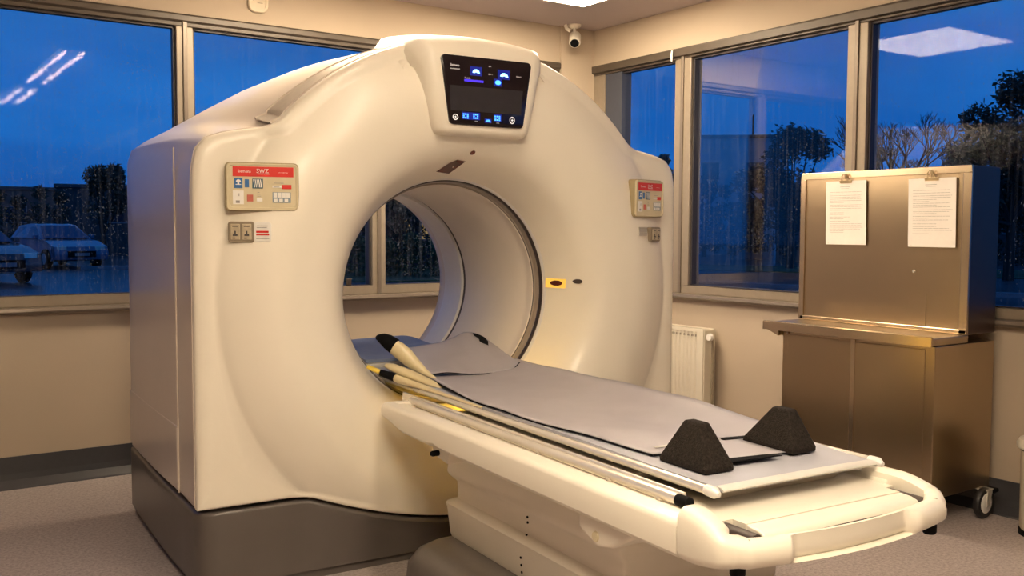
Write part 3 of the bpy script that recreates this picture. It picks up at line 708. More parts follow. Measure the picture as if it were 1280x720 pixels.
# side beams: section swept along y
for s in (-1, 1):
    def sx(d): return CX + s*d - (0 if s < 0 else .105 if d > .35 else .035)
    def sec(y, zb, top=.664, dy=0):
        return [(sx(.440), y, zb+.012), (sx(.440), y, top-.016), (sx(.435), y, top-.006), (sx(.425), y, top), (sx(.375), y, top), (sx(.368), y, top-.006), (sx(.362), y, .632), (sx(.30), y, .632), (sx(.30), y, zb+.03), (sx(.39), y, zb+.004), (sx(.428), y, zb)]
    rg = [sec(-.134, .614, .658), sec(-.139, .607, .664), sec(-.165, .605), sec(-.20, .599), sec(-.30, .580), sec(-.45, .578), sec(-.52, .578), sec(-.56, .585), sec(-.60, .578), sec(-1.0, .577), sec(-1.4, .577), sec(-1.772, .577)]
    MB().loft(rg).build('side_beam', WHITE, tab, TO, smooth=40)
    # end block under the rail start
    MB().box(min(sx(.33), sx(.40)), max(sx(.33), sx(.40)), -.20, -.150, .64, .668).build('rail_end_block', WHITE, tab, TO, smooth=0, bevel=.010, bseg=3)
    rz = .668 if s < 0 else .655
    rl = MB().tube([(sx(.338), -.175, rz), (sx(.338), -1.66, rz)], .0135 if s < 0 else .010, 16).build('side_rail', CHROME, tab, TO)
    MB().tube([(sx(.338), -1.66, rz), (sx(.338), -1.70, rz)], .0145 if s < 0 else .011, 14).build('rail_cap', BLACK, rl, TO)
    for y in (-.21, -.62, -1.06, -1.40, -1.60):
        MB().box(sx(.345)-.006, sx(.345)+.006, y-.008, y+.008, .628, .664).build('rail_post', CHROME, rl, TO, smooth=0, bevel=.003)
    if s < 0:
        MB().hexa([(sx(.312)-.008,-.05,.640),(sx(.312)+.008,-.05,.640),(sx(.312)+.008,-1.655,.640),(sx(.312)-.008,-1.655,.640),(sx(.312)-.005,-.05,.680),(sx(.312)+.005,-.05,.680),(sx(.312)+.005,-1.655,.680),(sx(.312)-.005,-1.655,.680)]).build('inner_rail', CHROME, tab, TO, smooth=0, bevel=.004)
# sliding tabletop (concave cradle) running through the bore
def tsec(y, hw=.268, lift=0):
    z1 = .676+lift
    return [(CX-hw, y, z1), (CX-hw-.004, y, z1+.010), (CX-hw+.004, y, z1+.016), (CX-.16, y, z1+.006), (CX, y, z1+.002), (CX+.16, y, z1+.006), (CX+hw-.004, y, z1+.016), (CX+hw+.004, y, z1+.010), (CX+hw, y, z1), (CX+.17, y, .640), (CX-.17, y, .640)]
MB().loft([tsec(y) for y in (1.12, .8, .3, -.3, -1.0, -1.60, -1.66)]).build('tabletop', mat('pale_tabletop_plastic', (.55, .50, .42), .3, coat=.2, noise=.03), tab, TO, smooth=30)
# bright edge rails of the tabletop
for s in (-1, 1):
    er = MB().tube([(CX+s*.286, -.10, .694), (CX+s*.286, -1.712, .694)], .0115, 14).build('tabletop_edge_rail', CHROME, tab, TO)
    MB().tube([(CX+s*.286, -1.700, .694), (CX+s*.286, -1.728, .693), (CX+s*.286, -1.742, .691)], [.0135, .0145, .006], 14).build('edge_rail_cap', LIP, er, TO)
# end platform with rounded nose
mb = MB().box(.700, 1.330, -1.795, -1.62, .61, .651); mb.box(.775, 1.300, -1.836, -1.795, .61, .6509)
mb.build('end_platform', WHITE, tab, TO, smooth=0)
pf = [(-1.838,.610),(-1.838,.6505),(-1.872,.648),(-1.888,.643),(-1.896,.634),(-1.899,.620),(-1.892,.608)]
MB().loft([[(x, y, z) for y, z in pf] for x in (.775, 1.300)]).build('platform_nose', WHITE, tab, TO, smooth=40, bevel=.004)
MB().box(.70, 1.36, -1.90, -1.60, .595, .630).build('end_well', BLACK, tab, TO, smooth=0)
for x in (.752, 1.318):
    MB().tube([(x, -1.79, .628), (x, -1.893, .628)], .019, 12).build('roller_guard', DARKRING, tab, TO)
# U-shaped end bumper: path in plan, section varies
Rr = .052; hwb = .378; ye = -1.985; TCX = 1.008; YS = -1.775; BOW = .055
def yfront(x): return ye + BOW*(x/hwb)**2
pl_ = []
for sg in (-1, 1):
    side = [(sg*hwb, lerp(YS if sg < 0 else -1.69, yfront(hwb)+Rr, k/12)) for k in range(13)]
    cx_, cy_ = sg*(hwb-Rr), yfront(hwb)+Rr
    arc = [(cx_+sg*Rr*math.cos(a), cy_-Rr*math.sin(a)) for a in [PI/2*k/10*.9 for k in range(1, 10)]]
    pl_.append(side+arc)
frp = [(lerp(-hwb+Rr, hwb-Rr, k/60), yfront(lerp(-hwb+Rr, hwb-Rr, k/60))) for k in range(61)]
P0 = pl_[0] + frp + pl_[1][::-1]
rg = []
for i_, (x, y) in enumerate(P0):
    a_ = P0[max(0, i_-1)]; b_ = P0[min(len(P0)-1, i_+1)]; tx, ty = b_[0]-a_[0], b_[1]-a_[1]; L_ = math.hypot(tx, ty); nx, ny = ty/L_, -tx/L_
    h = sstep(-1.96, -1.79, y)*(1 if x < 0 else .75)          # tall near the rails, low at the end
    top = lerp(.650, .694, h**.8)
    zb = lerp(.594, .577, sstep(-1.95, -1.80, y))
    g = (sstep(-.222, -.200, x)*(1-sstep(.170, .195, x))) if y < -1.9 else 0   # handle recess
    wi = lerp(.050, .064, h) if x < 0 else .050
    pts = [(-.010-.026*g, zb+.003), (-.003-.028*g, zb+.010), (0-.029*g, zb+.020), (0-.029*g, top-.022), (-.008-.024*g, top-.006), (-.020-.012*g, top), (-wi+.010, top), (-wi, top-.010), (-wi, zb+.01), (-wi+.01, zb), (-.014, zb)]
    rg.append([(TCX+x+nx*d, y+ny*d, z) for d, z in pts])
MB().loft(rg).build('end_bumper', WHITE, tab, TO, smooth=45)
for (x, y) in ((CX-.365, -1.885), (CX+.255, -1.905)):
    MB().lathe([(0,0),(.014,0),(.017,.005),(.017,.022),(.012,.026),(.012,.04)], (x, y, .560), 'z', 16).build('bumper_foot', BLACK, tab, TO)
# knob below the beam and mount under the far end
MB().hexa([(.665,-.60,.528),(.76,-.60,.528),(.76,-.50,.528),(.665,-.50,.540),(.665,-.62,.585),(.76,-.62,.585),(.76,-.47,.585),(.665,-.47,.585)]).build('knob_bracket', WHITE, tab, TO, smooth=0, bevel=.006)
MB().tube([(.68,-.54,.556), (.645,-.53,.553), (.638,-.528,.553)], [.010,.010,.006], 12).build('height_knob', BLACK, tab, TO)
mt_ = MB().loft([[(.655,-1.36,.535),(.655,-1.44,.50),(.655,-1.50,.515),(.655,-1.62,.58),(.655,-1.36,.58)], [(.78,-1.36,.535),(.78,-1.44,.50),(.78,-1.50,.515),(.78,-1.62,.58),(.78,-1.36,.58)]]).build('pivot_mount', WHITE, tab, TO, smooth=0, bevel=.010, bseg=3)
MB().lathe([(.0001,-.004),(.012,-.004),(.014,0),(.014,.004)], (.655,-1.44,.530), 'x', 16).build('pivot_screw', PLATE, mt_, TO)

# ---------------------------------------------------------------- mattress
MO = (CX, -.8, .69)
def mhw(y): return .268
FE = [(-1.75,.700),(-1.60,.706),(-1.49,.714),(-1.30,.730),(-1.1,.738),(-.8,.742),(-.3,.744),(.2,.742),(1.0,.735)]
def mtop(y, u):   # u -1 (near/left) .. 1 (far/right)
    lip = interp(FE, y)
    zc_ = .7035
    if u > 0: return lerp(zc_, lip, u**2.2)
    return lerp(zc_, .703 + .006*sstep(-1.6, -1.0, y), (-u)**2)
def mx_(y, u):
    return CX + (u*.272 if u < 0 else u*lerp(.265, .296, sstep(-1.62, -1.1, y)*(1-sstep(-.3, .15, y))))
rg = []
for y in [ -1.735, -1.72, -1.68] + [lerp(-1.6, 1.0, k/26) for k in range(27) if lerp(-1.6, 1.0, k/26) < .40] + [.415]:
    end = 1 if y > -1.73 else .5
    ring = []
    for k in range(17):
        u = -1+2*k/16; ring.append((mx_(y, u), y, mtop(y, u) - (.004 if y < -1.73 else 0)))
    for k in range(9):
        u = 1-2*k/8; zt2 = mtop(y, u); ring.append((mx_(y, u)*1.0, y, max(.6935 if abs(u) > .9 else .6845, zt2-(.013 if y < -1.71 else .035)) if True else 0))
    rg.append(ring)
mat_ = tag(MB().loft(rg).build('table_mattress', VINYL, None, MO, smooth=50), 'thin grey vinyl mattress lying along the scanner table', 'mattress')
mat_.location = gl(MO); mat_.rotation_euler.z = GA
# pale welded hem at the foot end
mb = MB(); rg = []
for k in range(25):
    u = -1+2*k/24; x = mx_(-1.72, u); sag = .004*(1-u*u)
    rg.append([(x, -1.740, mtop(-1.72, u)-.003), (x, -1.742, mtop(-1.72, u)-.006), (x, -1.738, mtop(-1.72, u)-.010), (x, -1.715, mtop(-1.72, u)+.0012), (x, -1.732, mtop(-1.72, u)+.0004)])
MB().loft(rg).build('foot_hem', HEM, mat_, MO, smooth=40)
# ---------------------------------------------------------------- grey sheet
def drape(name, nearE, farE, mm, th=.0025, nu=24, nv=60, fn=None):
    """near and far edges: lists of points; surface between"""
    def cr_(E, t):
        xs = [i/(len(E)-1) for i in range(len(E))]
        return Vector([interp(list(zip(xs, [e_[c] for e_ in E])), t) for c in range(3)])
    top = []
    for j in range(nv+1):
        t = j/nv; a = cr_(nearE, t); b = cr_(farE, t); row = []
        for i in range(nu+1):
            u = i/nu; p = a.lerp(b, u)
            if fn: p = Vector(fn(p, u, t))
            row.append(p)
        top.append(row)
    mb = MB(); mb.loft(top, closed=False, caps=False)
    return mb
def sheet_fn(p, u, t):
    y = p.y; 
    # rest on the mattress
    uu = (p.x-CX)/.272 if p.x < CX else (p.x-CX)/.293
    z = mtop(y, max(-1, min(1, uu))) + .0055
    z += .0018*math.sin(p.x*38+y*7) * (.4+.6*u) + .002*math.sin(y*17+p.x*9)
    b = math.exp(-((y+1.25)/.11)**2)*math.exp(-((u-.25)/.2)**2); z += .014*b
    b = math.exp(-((y+.16)/.16)**2)*(1-u)**2; z += .012*b
    return (p.x, y, max(z, mtop(y, max(-1, min(1, uu)))+.0035))
near = [(.900,.10,0),(.862,-.10,0),(.834,-.28,0),(.806,-.57,0),(.806,-.83,0),(.814,-1.02,0),(.835,-1.16,0),(.846,-1.31,0),(.852,-1.42,0)]
far = [(1.350,.10,0),(1.352,-.10,0),(1.356,-.28,0),(1.360,-.5,0),(1.362,-.75,0),(1.362,-.95,0),(1.36,-1.10,0),(1.350,-1.25,0),(1.335,-1.42,0)]
SO = (CX, -.6, .71)
sh = drape('bed_sheet', near, far, SHEET, fn=sheet_fn).build('bed_sheet', SHEET, None, SO, smooth=80)
sh.location = gl(SO); sh.rotation_euler.z = GA
sm = sh.modifiers.new('thickness', 'SOLIDIFY'); sm.thickness = .0022; sm.offset = 1
tag(sh, 'smooth grey sheet spread along the middle of the scanner table', 'sheet')
# underside shadow along the sheet edge, drawn as a black line
def edge_on(fnp, pts, r=.0022, dz=0): return [(p[0], p[1], fnp(Vector((p[0], p[1], 0)), .0, 0)[2]+dz) for p in pts]
xs = [i/(len(near)-1) for i in range(len(near))]
pth = [(interp(list(zip(xs, [e_[0] for e_ in near])), k/60), interp(list(zip(xs, [e_[1] for e_ in near])), k/60)) for k in range(61)]
MB().tube([(x-.002, y, sheet_fn(Vector((x, y, 0)), 0, 0)[2]-.0015) for x, y in pth], .0024, 6).build('sheet_edge_line', BLACK, sh, SO)
MB().tube([(lerp(.852, 1.335, k/20), -1.422, sheet_fn(Vector((lerp(.852, 1.335, k/20), -1.42, 0)), k/20, 1)[2]-.0012) for k in range(0, 3)], .0024, 6).build('sheet_edge_line', BLACK, sh, SO)
# foot strap sheet piece with black fastening strips, laid on the mattress foot
def flat_piece(name, poly, lift, mm, parent, O, n=10, th=.0015):
    # poly: quad a,b,c,d in plan
    a, b, c, d = [Vector((*p, 0)) for p in poly]; rows = []
    for j in range(n+1):
        l = a.lerp(d, j/n); r_ = b.lerp(c, j/n); row = []
        for i in range(n+1):
            p = l.lerp(r_, i/n); uu = (p.x-CX)/.272 if p.x < CX else (p.x-CX)/.293
            row.append((p.x, p.y, mtop(p.y, max(-1, min(1, uu)))+lift))
        rows.append(row)
    o = MB().loft(rows, closed=False, caps=False).build(name, mm, parent, O, smooth=80)
    s_ = o.modifiers.new('thickness', 'SOLIDIFY'); s_.thickness = th; s_.offset = 1; return o
FO = (1.08, -1.5, .706)
fs = flat_piece('foot_cloth', [(.940,-1.575),(1.165,-1.585),(1.165,-1.37),(.940,-1.36)], .0098, SHEET, None, FO)
fs.location = gl(FO); fs.rotation_euler.z = GA
tag(fs, 'small grey cloth between the two foam wedges with black fastening strips', 'cloth')
flat_piece('fastening_strip', [(.955,-1.600),(1.125,-1.612),(1.105,-1.584),(.95,-1.562)], .0115, BLACK, fs, FO, 6, .002)
flat_piece('fastening_strip', [(1.12,-1.40),(1.22,-1.425),(1.22,-1.405),(1.12,-1.375)], .0115, BLACK, fs, FO, 6, .002)
flat_piece('fastening_strip', [(1.29,-1.49),(1.345,-1.50),(1.345,-1.475),(1.29,-1.465)], .0115, BLACK, fs, FO, 6, .002)
flat_piece('white_hem', [(.895,-1.38),(1.14,-1.39),(1.14,-1.378),(.90,-1.366)], .0112, HEM, fs, FO, 6, .002)

# ---------------------------------------------------------------- raised head sheet, folded up inside the bore
HO = (1.1, .2, .75)
nearH = [(.868,.0,.728),(.92,.0,.730),(.973,.0,.732),(1.045,.0,.722),(1.12,.0,.716),(1.20,.0,.716),(1.269,.0,.724),(1.312,.01,.750)]
farH = [(.86,.34,.79),(.97,.40,.785),(1.08,.42,.79),(1.14,.42,.796),(1.21,.42,.818),(1.275,.42,.840),(1.335,.40,.824),(1.372,.34,.785)]
def head_fn(p, u, t):
    z = p.z + .014*math.sin(PI*u)*(1-sstep(.35, .65, t)) - .010*math.sin(PI*u)*math.exp(-((t-.25)/.2)**2)
    z += .003*math.sin(9*t+5*u)
    return (p.x, p.y, z)
mbh = drape('head', nearH, farH, SHEET, fn=head_fn, nu=24, nv=48)
hs = mbh.build('head_sheet', SHEET, None, HO, smooth=80); hs.location = gl(HO); hs.rotation_euler.z = GA
sm = hs.modifiers.new('thickness', 'SOLIDIFY'); sm.thickness = .003; sm.offset = -1
tag(hs, 'crumpled grey sheet raised to a peak inside the scanner ring', 'sheet')
nx_ = [i/7 for i in range(8)]
MB().tube([tuple(interp(list(zip(nx_, [e_[c] for e_ in nearH])), k/40) - (.002 if c == 2 else 0) for c in range(3)) for k in range(41)], .0022, 6).build('sheet_edge_line', BLACK, hs, HO)  # black line drawn along the near edge of the flap
def on_head(t, u, lift=.0025):
    a = Vector([interp(list(zip(nx_, [e_[c] for e_ in nearH])), t) for c in range(3)]); b = Vector([interp(list(zip(nx_, [e_[c] for e_ in farH])), t) for c in range(3)])
    p = Vector(head_fn(a.lerp(b, u), u, t)); return (p.x, p.y, p.z+lift)
rows = []
for j in range(9):
    u = lerp(.62, .97, j/8); wv = .012*math.sin(j*1.7)
    t0 = lerp(.80, .775, j/8)+wv+(.03 if j < 2 else 0); t1 = lerp(.83, .90, min(1, j/5)); rows.append([on_head(lerp(t0, t1, i/6), u) for i in range(7)])
MB().loft(rows, closed=False, caps=False).build('black_patch', BLACK, hs, HO, smooth=60)
# under-sheet blue grey mattress end inside the bore
BO = (1.0, .9, .74)
rg = []
for k in range(13):
    y = lerp(.45, 1.24, k/12); ring = []
    for i in range(11):
        u = -1+2*i/10; ring.append((CX+u*.262, y, .728+.010*u*u + .006*math.sin(k*.9+i*.5) + (.014*math.exp(-((k-5)/1.5)**2-((i-8)/1.5)**2))))
    for i in range(5): ring.append((CX+(1-2*i/4)*.262, y, .7355-.012))
    rg.append(ring)
bl = MB().loft(rg).build('head_cushion', BLUEV, None, BO, smooth=60); bl.location = gl(BO); bl.rotation_euler.z = GA
tag(bl, 'blue-grey cushion lying on the table deep inside the ring', 'cushion')
rg = []
for k in range(9):
    y = lerp(.42, 1.22, k/8); rg.append([(CX-.262, y, .705), (CX-.264, y, .722), (CX+.262, y, .722), (CX+.262, y, .705), (CX+.2, y, .70), (CX-.2, y, .70)])
MB().loft(rg).build('cushion_core', HEM, bl, BO, smooth=40)

# ---------------------------------------------------------------- cream folded pads with black straps at the near side of the bore
def roll_mb(path, ws, hs, n=14):
    """flattened tube: width ws across, height hs"""
    path = [Vector(p) for p in path]; rings = []
    for i, p in enumerate(path):
        d = (path[min(i+1, len(path)-1)]-path[max(i-1, 0)]).normalized(); a = d.cross(Vector((0,0,1))).normalized(); b = a.cross(d).normalized()
        w_ = ws[i] if isinstance(ws, list) else ws; h_ = hs[i] if isinstance(hs, list) else hs
        rings.append([p + a*math.cos(2*PI*k/n)*w_ + b*math.sin(2*PI*k/n)*h_ for k in range(n)])
    return MB().loft(rings)
def padobj(name, path, ws, hs, mm, label, strap=None, group='folded cream pads beside the raised sheet', cat='pad'):
    O = path[len(path)//2]
    o = roll_mb(path, ws, hs).build(name, mm, None, O, smooth=60); o.location = gl(O); o.rotation_euler.z = GA
    tag(o, label, cat, group)
    if strap:
        roll_mb(*strap).build('black_strap', BLACK, o, O, smooth=60)
    return o
padobj('folded_pad', [(.770,.085,.842),(.79,.07,.826),(.815,.05,.800),(.84,.02,.768),(.862,-.02,.742),(.885,-.07,.722)], [.018,.022,.025,.024,.016,.006], [.028,.032,.032,.025,.014,.004], PAD,
       'uppermost cream folded pad ending in a wide black strap', ([(.752,.16,.866),(.748,.12,.866),(.758,.10,.856),(.778,.078,.838)], [.020,.024,.026,.024], [.014,.022,.030,.033]))
padobj('folded_pad', [(.735,.06,.768),(.75,.03,.762),(.79,-.04,.742),(.825,-.11,.722),(.845,-.16,.712),(.855,-.19,.707)], [.012,.022,.024,.024,.02,.008], [.008,.016,.018,.014,.009,.003], PAD,
       'middle cream pad, a tapered roll below the wide black strap')
padobj('folded_pad', [(.745,.02,.728),(.755,-.03,.722),(.785,-.14,.712),(.79,-.30,.709),(.79,-.6,.708)], [.014,.016,.014,.012,.006], [.016,.016,.010,.006,.003], PAD,
       'lowest cream pad, a long narrow roll along the table edge', ([(.700,.045,.745),(.720,.035,.738),(.742,.018,.730),(.748,.0,.727)], [.012,.015,.017,.016], [.012,.014,.017,.017]))
O_ = (.69,.055,.752)
o = roll_mb([(.668,.085,.765),(.680,.07,.758),(.702,.045,.746)], [.010,.011,.012], [.008,.009,.010]).build('yellow_tab', mat('yellow_tab_plastic', (.75, .55, .08), .35, noise=.04), None, O_, smooth=60)
o.location = gl(O_); o.rotation_euler.z = GA; tag(o, 'small yellow tab at the end of the lowest black strap', 'tab')

# ---------------------------------------------------------------- foam wedges
def wedge(bx, by, tx, ty, z0, z1, label):
    O = ((bx[0]+bx[1])/2, (by[0]+by[1])/2, z0)
    b = [(bx[0], by[0], z0), (bx[1], by[0], z0), (bx[1], by[1], z0), (bx[0], by[1], z0)]
    b2 = [(x, y, z0+.014) for x, y, z in b]
    t = [(tx[0], ty[0], z1), (tx[1], ty[0], z1), (tx[1], ty[1], z1), (tx[0], ty[1], z1)]
    o = MB().loft([b, b2, t]).build('foam_wedge', FOAM, None, O, smooth=0, bevel=.006, bseg=3)
    o.location = gl(O); o.rotation_euler.z = GA; tag(o, label, 'foam wedge', 'foam positioning wedges on the mattress')
wedge((.838,.935), (-1.635,-1.460), (.868,.902), (-1.578,-1.520), .7045, .820, 'charcoal foam wedge nearer the chrome rails, at the mattress foot')
wedge((1.170,1.262), (-1.605,-1.420), (1.202,1.232), (-1.558,-1.500), .709, .820, 'charcoal foam wedge on the far side, closer to the steel cabinet')

# ================================================================ STEEL CABINET
CY0, CY1 = 2.30, 3.115
cab = tag(empty('steel_cabinet', (4.0, 2.7, 0)), 'tall brushed steel trolley cabinet with a backboard against the right wall', 'cabinet')
co = (4.0, 2.7, 0)
MB().box(3.80, 4.27, CY0, CY1, .135, .805).build('body', STEEL, cab, co, smooth=0, bevel=.004)
for (a, b, nm) in ((2.712, CY1-.03, 'l'), (CY0+.045, 2.700, 'r')):
    MB().box(3.796, 3.802, a, b, .16, .79).build('door', STEEL, cab, co, smooth=0, bevel=.003)
MB().box(3.793, 3.80, 2.6935, 2.7185, .15, .80).build('door_seam', STEELD, cab, co, smooth=0, bevel=.002)
MB().box(3.76, 4.05, CY0-.002, 3.205, .808, .842).build('worktop', STEEL, cab, co, smooth=0, bevel=.005)
MB().loft([[(3.757, y, .806), (3.757, y, .846), (3.764, y, .850), (3.772, y, .846), (3.772, y, .812)] for y in (CY0-.004, 3.207)]).build('worktop_lip', STEELD, cab, co, smooth=0)
MB().hexa([(3.765,3.115,.780),(4.04,3.115,.780),(4.04,3.118,.780),(3.765,3.118,.780),(3.765,3.115,.808),(4.04,3.115,.808),(4.04,3.19,.808),(3.765,3.19,.808)]).build('worktop_bracket', STEELD, cab, co, smooth=0)
MB().tube([(3.80,3.08,.795),(3.792,3.08,.795),(3.788,3.08,.795)], [.008,.008,.005], 8).build('catch', STEELD, cab, co)
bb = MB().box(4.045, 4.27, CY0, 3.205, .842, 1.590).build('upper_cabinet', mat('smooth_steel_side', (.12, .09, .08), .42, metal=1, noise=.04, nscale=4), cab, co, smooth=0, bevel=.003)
MB().box(4.038, 4.046, CY0+.035, 3.18, .862, 1.560).build('backboard_panel', STEEL, cab, co, smooth=0, bevel=.002)
f = MB(); f.box(4.030, 4.046, CY0-.002, 3.207, 1.560, 1.592); f.box(4.030, 4.046, CY0-.002, CY0+.036, .844, 1.560); f.box(4.030, 4.046, 3.178, 3.207, .844, 1.560); f.box(4.030, 4.046, CY0, 3.2, .844, .864)
f.build('backboard_frame', STEELD, cab, co, smooth=0, bevel=.003)
MB().tube([(4.034, 2.56, 1.115), (4.026, 2.56, 1.115)], [.008,.006], 10).build('keyhole', CHROME, cab, co)
MB().box(4.0365, 4.0385, 2.497, 2.500, .864, 1.01).build('panel_scratch', mat('scratch_line', (.25, .19, .12), .5, metal=.6, noise=.1), cab, co, smooth=0)
for (x, y) in ((4.19, 2.31), (4.19, 3.04), (3.88, 3.04), (3.9, 2.42)):
    if (x, y) == (3.9, 2.42): continue
    wh = MB().lathe([(.0,-.014),(.065,-.014),(.070,-.007),(.070,.007),(.065,.014),(0,.014)], (x, y-.03, .070), 'y', 28).build('caster_wheel', mat('black_rubber', (.012,.010,.010), .5, noise=.1), cab, co, smooth=40)
    MB().lathe([(.0,-.0165),(.012,-.0175),(.044,-.0155),(.048,-.013)], (x, y-.03, .070), 'y', 24).build('caster_hub', PALE, wh, co, smooth=40)
    MB().lathe([(.0,-.020),(.007,-.020),(.008,-.016)], (x, y-.03, .070), 'y', 12).build('caster_axle', MAROON, wh, co)
    fk = MB(); fk.hexa([(x-.010,y-.052,.055),(x+.012,y-.052,.055),(x+.012,y-.046,.055),(x-.010,y-.046,.055),(x-.005,y-.052,.128),(x+.040,y-.052,.128),(x+.040,y-.046,.128),(x-.005,y-.046,.128)])
    fk.box(x-.01, x+.045, y-.052, y+.02, .126, .134)
    fk.build('caster_fork', CHROME, wh, co, smooth=0, bevel=.002)
    MB().hexa([(x+.035,y-.06,.112),(x+.075,y-.06,.118),(x+.075,y-.01,.118),(x+.035,y-.01,.112),(x+.03,y-.06,.126),(x+.07,y-.06,.134),(x+.07,y-.01,.134),(x+.03,y-.01,.126)]).build('caster_brake', BLACK, wh, co, smooth=0, bevel=.003)

# papers and bulldog clips
def paper(y0, y1, z0, z1, label, seed, cliplabel, shear):
    rnd = random.Random(seed); X = 4.028
    O = (X, (y0+y1)/2, z1)
    q = [(X, y1, z0), (X, y0, z0), (X, y0, z1), (X, y1, z1)]
    q = [(X, y+shear*(z-z1), z) for _, y, z in q]
    o = MB().hexa([(a, b, c) for a, b, c in q]+[(a-.0012, b, c) for a, b, c in q]).build('paper_sheet', PAPER, None, O, smooth=0); o.location = O
    tag(o, label, 'paper', 'printed sheets clipped to the steel cabinet')
    mb = MB(); W_ = y1-y0; z = z1-.024
    def ln(a, b, zz, h=.0011): # a,b fraction from left (high y)
        ya, yb = y1-a*W_+shear*(zz-z1), y1-b*W_+shear*(zz-z1); mb.box(X-.0022, X-.0012, yb, ya, zz, zz+h)
    ln(.36, .60, z1-.030, .0018); ln(.38, .58, z1-.038)
    z = z1-.055
    while z > z0+.068:
        L_ = rnd.choice((.92, .88, .6, .93, .9, .45, .86)); a = .10; h = .0013
        while a < L_:
            b = min(L_, a+rnd.uniform(.03, .12)); ln(a, b, z, h); a = b+.012
        z -= rnd.choice((.0085, .0085, .0125))
    ln(.10, .45, z0+.060)
    ln(.06, .08, z0+.008); ln(.90, .92, z0+.006)
    mb.build('printed_text', INKG, o, O, smooth=0)
    yc = (y0+y1)/2
    cO = (4.03, yc, z1)
    c = empty('binder_clip', cO); tag(c, cliplabel, 'clip', 'metal clips holding the papers')
    MB().hexa([(4.030,yc-.034,z1-.012),(4.030,yc+.034,z1-.012),(4.024,yc+.034,z1-.012),(4.024,yc-.034,z1-.012),(4.030,yc-.034,z1+.004),(4.030,yc+.034,z1+.004),(4.018,yc+.034,z1+.004),(4.018,yc-.034,z1+.004)]).build('clip_bar', BRASS, c, cO, smooth=0, bevel=.002)
    for s in (-1, 1):
        MB().tube([(4.020, yc+s*.016, z1+.002), (4.012, yc+s*.013, z1+.022), (4.014, yc+s*.006, z1+.034), (4.018, yc+s*.002, z1+.026), (4.022, yc+s*.001, z1+.004)], .0032, 6).build('clip_handle', BRASS, c, cO)
paper(2.822, 3.052, 1.232, 1.545, 'white printed sheet clipped to the cabinet, nearer the scanner', 3, 'brass-coloured clip above the printed sheet nearer the scanner', .02)
paper(2.366, 2.598, 1.228, 1.540, 'white printed sheet clipped to the cabinet, nearer its open side', 8, 'brass-coloured clip above the printed sheet nearer the dark side panel', .02)

# ---------------------------------------------------------------- radiator
ra = tag(empty('radiator', (XR-.09, 4.45, .1)), 'white ribbed panel radiator on the right wall below the window', 'radiator')
ro = (XR-.09, 4.45, .1)
x1 = XR-.03; x0 = XR-.13
ys = 4.05; ye2 = 4.95
pts = []
N = int((ye2-ys-.06)/.033)
mb = MB(); row = []
y = ys+.045; prof = [(ys, x0), (ys+.035, x0)]
for k in range(N):
    yy = ys+.045+k*.033; prof += [(yy, x0), (yy+.007, x0+.006), (yy+.018, x0+.006), (yy+.025, x0)]
prof += [(ye2, x0)]
rg = []
for z in (.135, .68): rg.append([(x, y, z) for y, x in prof] + [(x0+.02, ye2, z), (x0+.02, ys, z)])
MB().loft(rg).build('front_panel', RADM, ra, ro, smooth=0)
MB().box(x0+.006, x1, ys-.006, ys+.004, .125, .695).build('side_grille', RADM, ra, ro, smooth=0, bevel=.004)
MB().box(x0+.006, x1, ye2-.004, ye2+.006, .125, .695).build('side_grille', RADM, ra, ro, smooth=0, bevel=.004)
tg = MB(); tg.box(x0, x0+.012, ys, ye2, .68, .70); tg.box(x1-.012, x1, ys, ye2, .68, .70)
yy = ys+.01
while yy < ye2-.01: tg.box(x0+.01, x1-.01, yy, yy+.008, .688, .696); yy += .02
tg.build('top_grille', RADM, ra, ro, smooth=0)
sl = MB(); yy = ys+.06
while yy < ye2-.03: sl.box(x0-.0012, x0+.004, yy, yy+.007, .652, .664); yy += .0165
sl.build('vent_slots', mat('slot_shadow', (.30, .26, .2), .6, noise=.05), ra, ro, smooth=0)
MB().box(x0+.03, x1-.01, ys+.01, ye2-.01, .14, .67).build('back_panel', RADM, ra, ro, smooth=0)
va = MB().tube([(x0+.04, ys, .655), (x0+.04, ys-.03, .655)], .012, 12).build('valve', CHROME, ra, ro)
MB().tube([(x0+.035, ys-.03, .655), (x0+.028, ys-.034, .655), (x0+.010, ys-.034, .655)], [.014, .022, .020], 16).build('valve_knob', PALE, va, ro)
MB().tube([(x0+.05, ys-.032, .65), (x0+.05, ys-.034, .4), (x0+.05, ys-.034, .02)], .008, 10).build('supply_pipe', TAUPE, ra, ro)
MB().tube([(x0+.03, ys-.02, .185), (x0+.03, ys-.05, .185)], [.018, .016], 14).build('lower_valve', PALE, ra, ro)
for y in (ys+.15, ye2-.15): MB().box(x1-.005, XR+.0, y-.02, y+.02, .3, .6).build('wall_bracket', RADM, ra, ro, smooth=0)

# ---------------------------------------------------------------- security camera in the corner
cp = Vector((4.085, YB-.10, 0))
sc = tag(empty('security_camera', (cp.x, cp.y, ZC)), 'small white security camera hanging in the ceiling corner', 'camera')
so = (cp.x, cp.y, ZC)
MB().lathe([(0,0),(.045,0),(.045,-.012),(.030,-.022),(0,-.022)], (cp.x, cp.y, ZC), 'z', 24).build('ceiling_mount', CAMW, sc, so)
MB().tube([(cp.x, cp.y, ZC-.02), (cp.x, cp.y, ZC-.055), (cp.x-.012, cp.y-.012, ZC-.07)], .010, 10).build('arm', CAMW, sc, so)
dv = Vector((-.52, -.62, -.60)).normalized(); b0 = Vector((cp.x+.015, cp.y+.012, ZC-.075)); 
bd = MB().tube([b0-dv*.020, b0-dv*.012, b0, b0+dv*.09, b0+dv*.10, b0+dv*.103], [.016, .032, .040, .040, .036, .033], 24).build('camera_body', CAMW, sc, so)
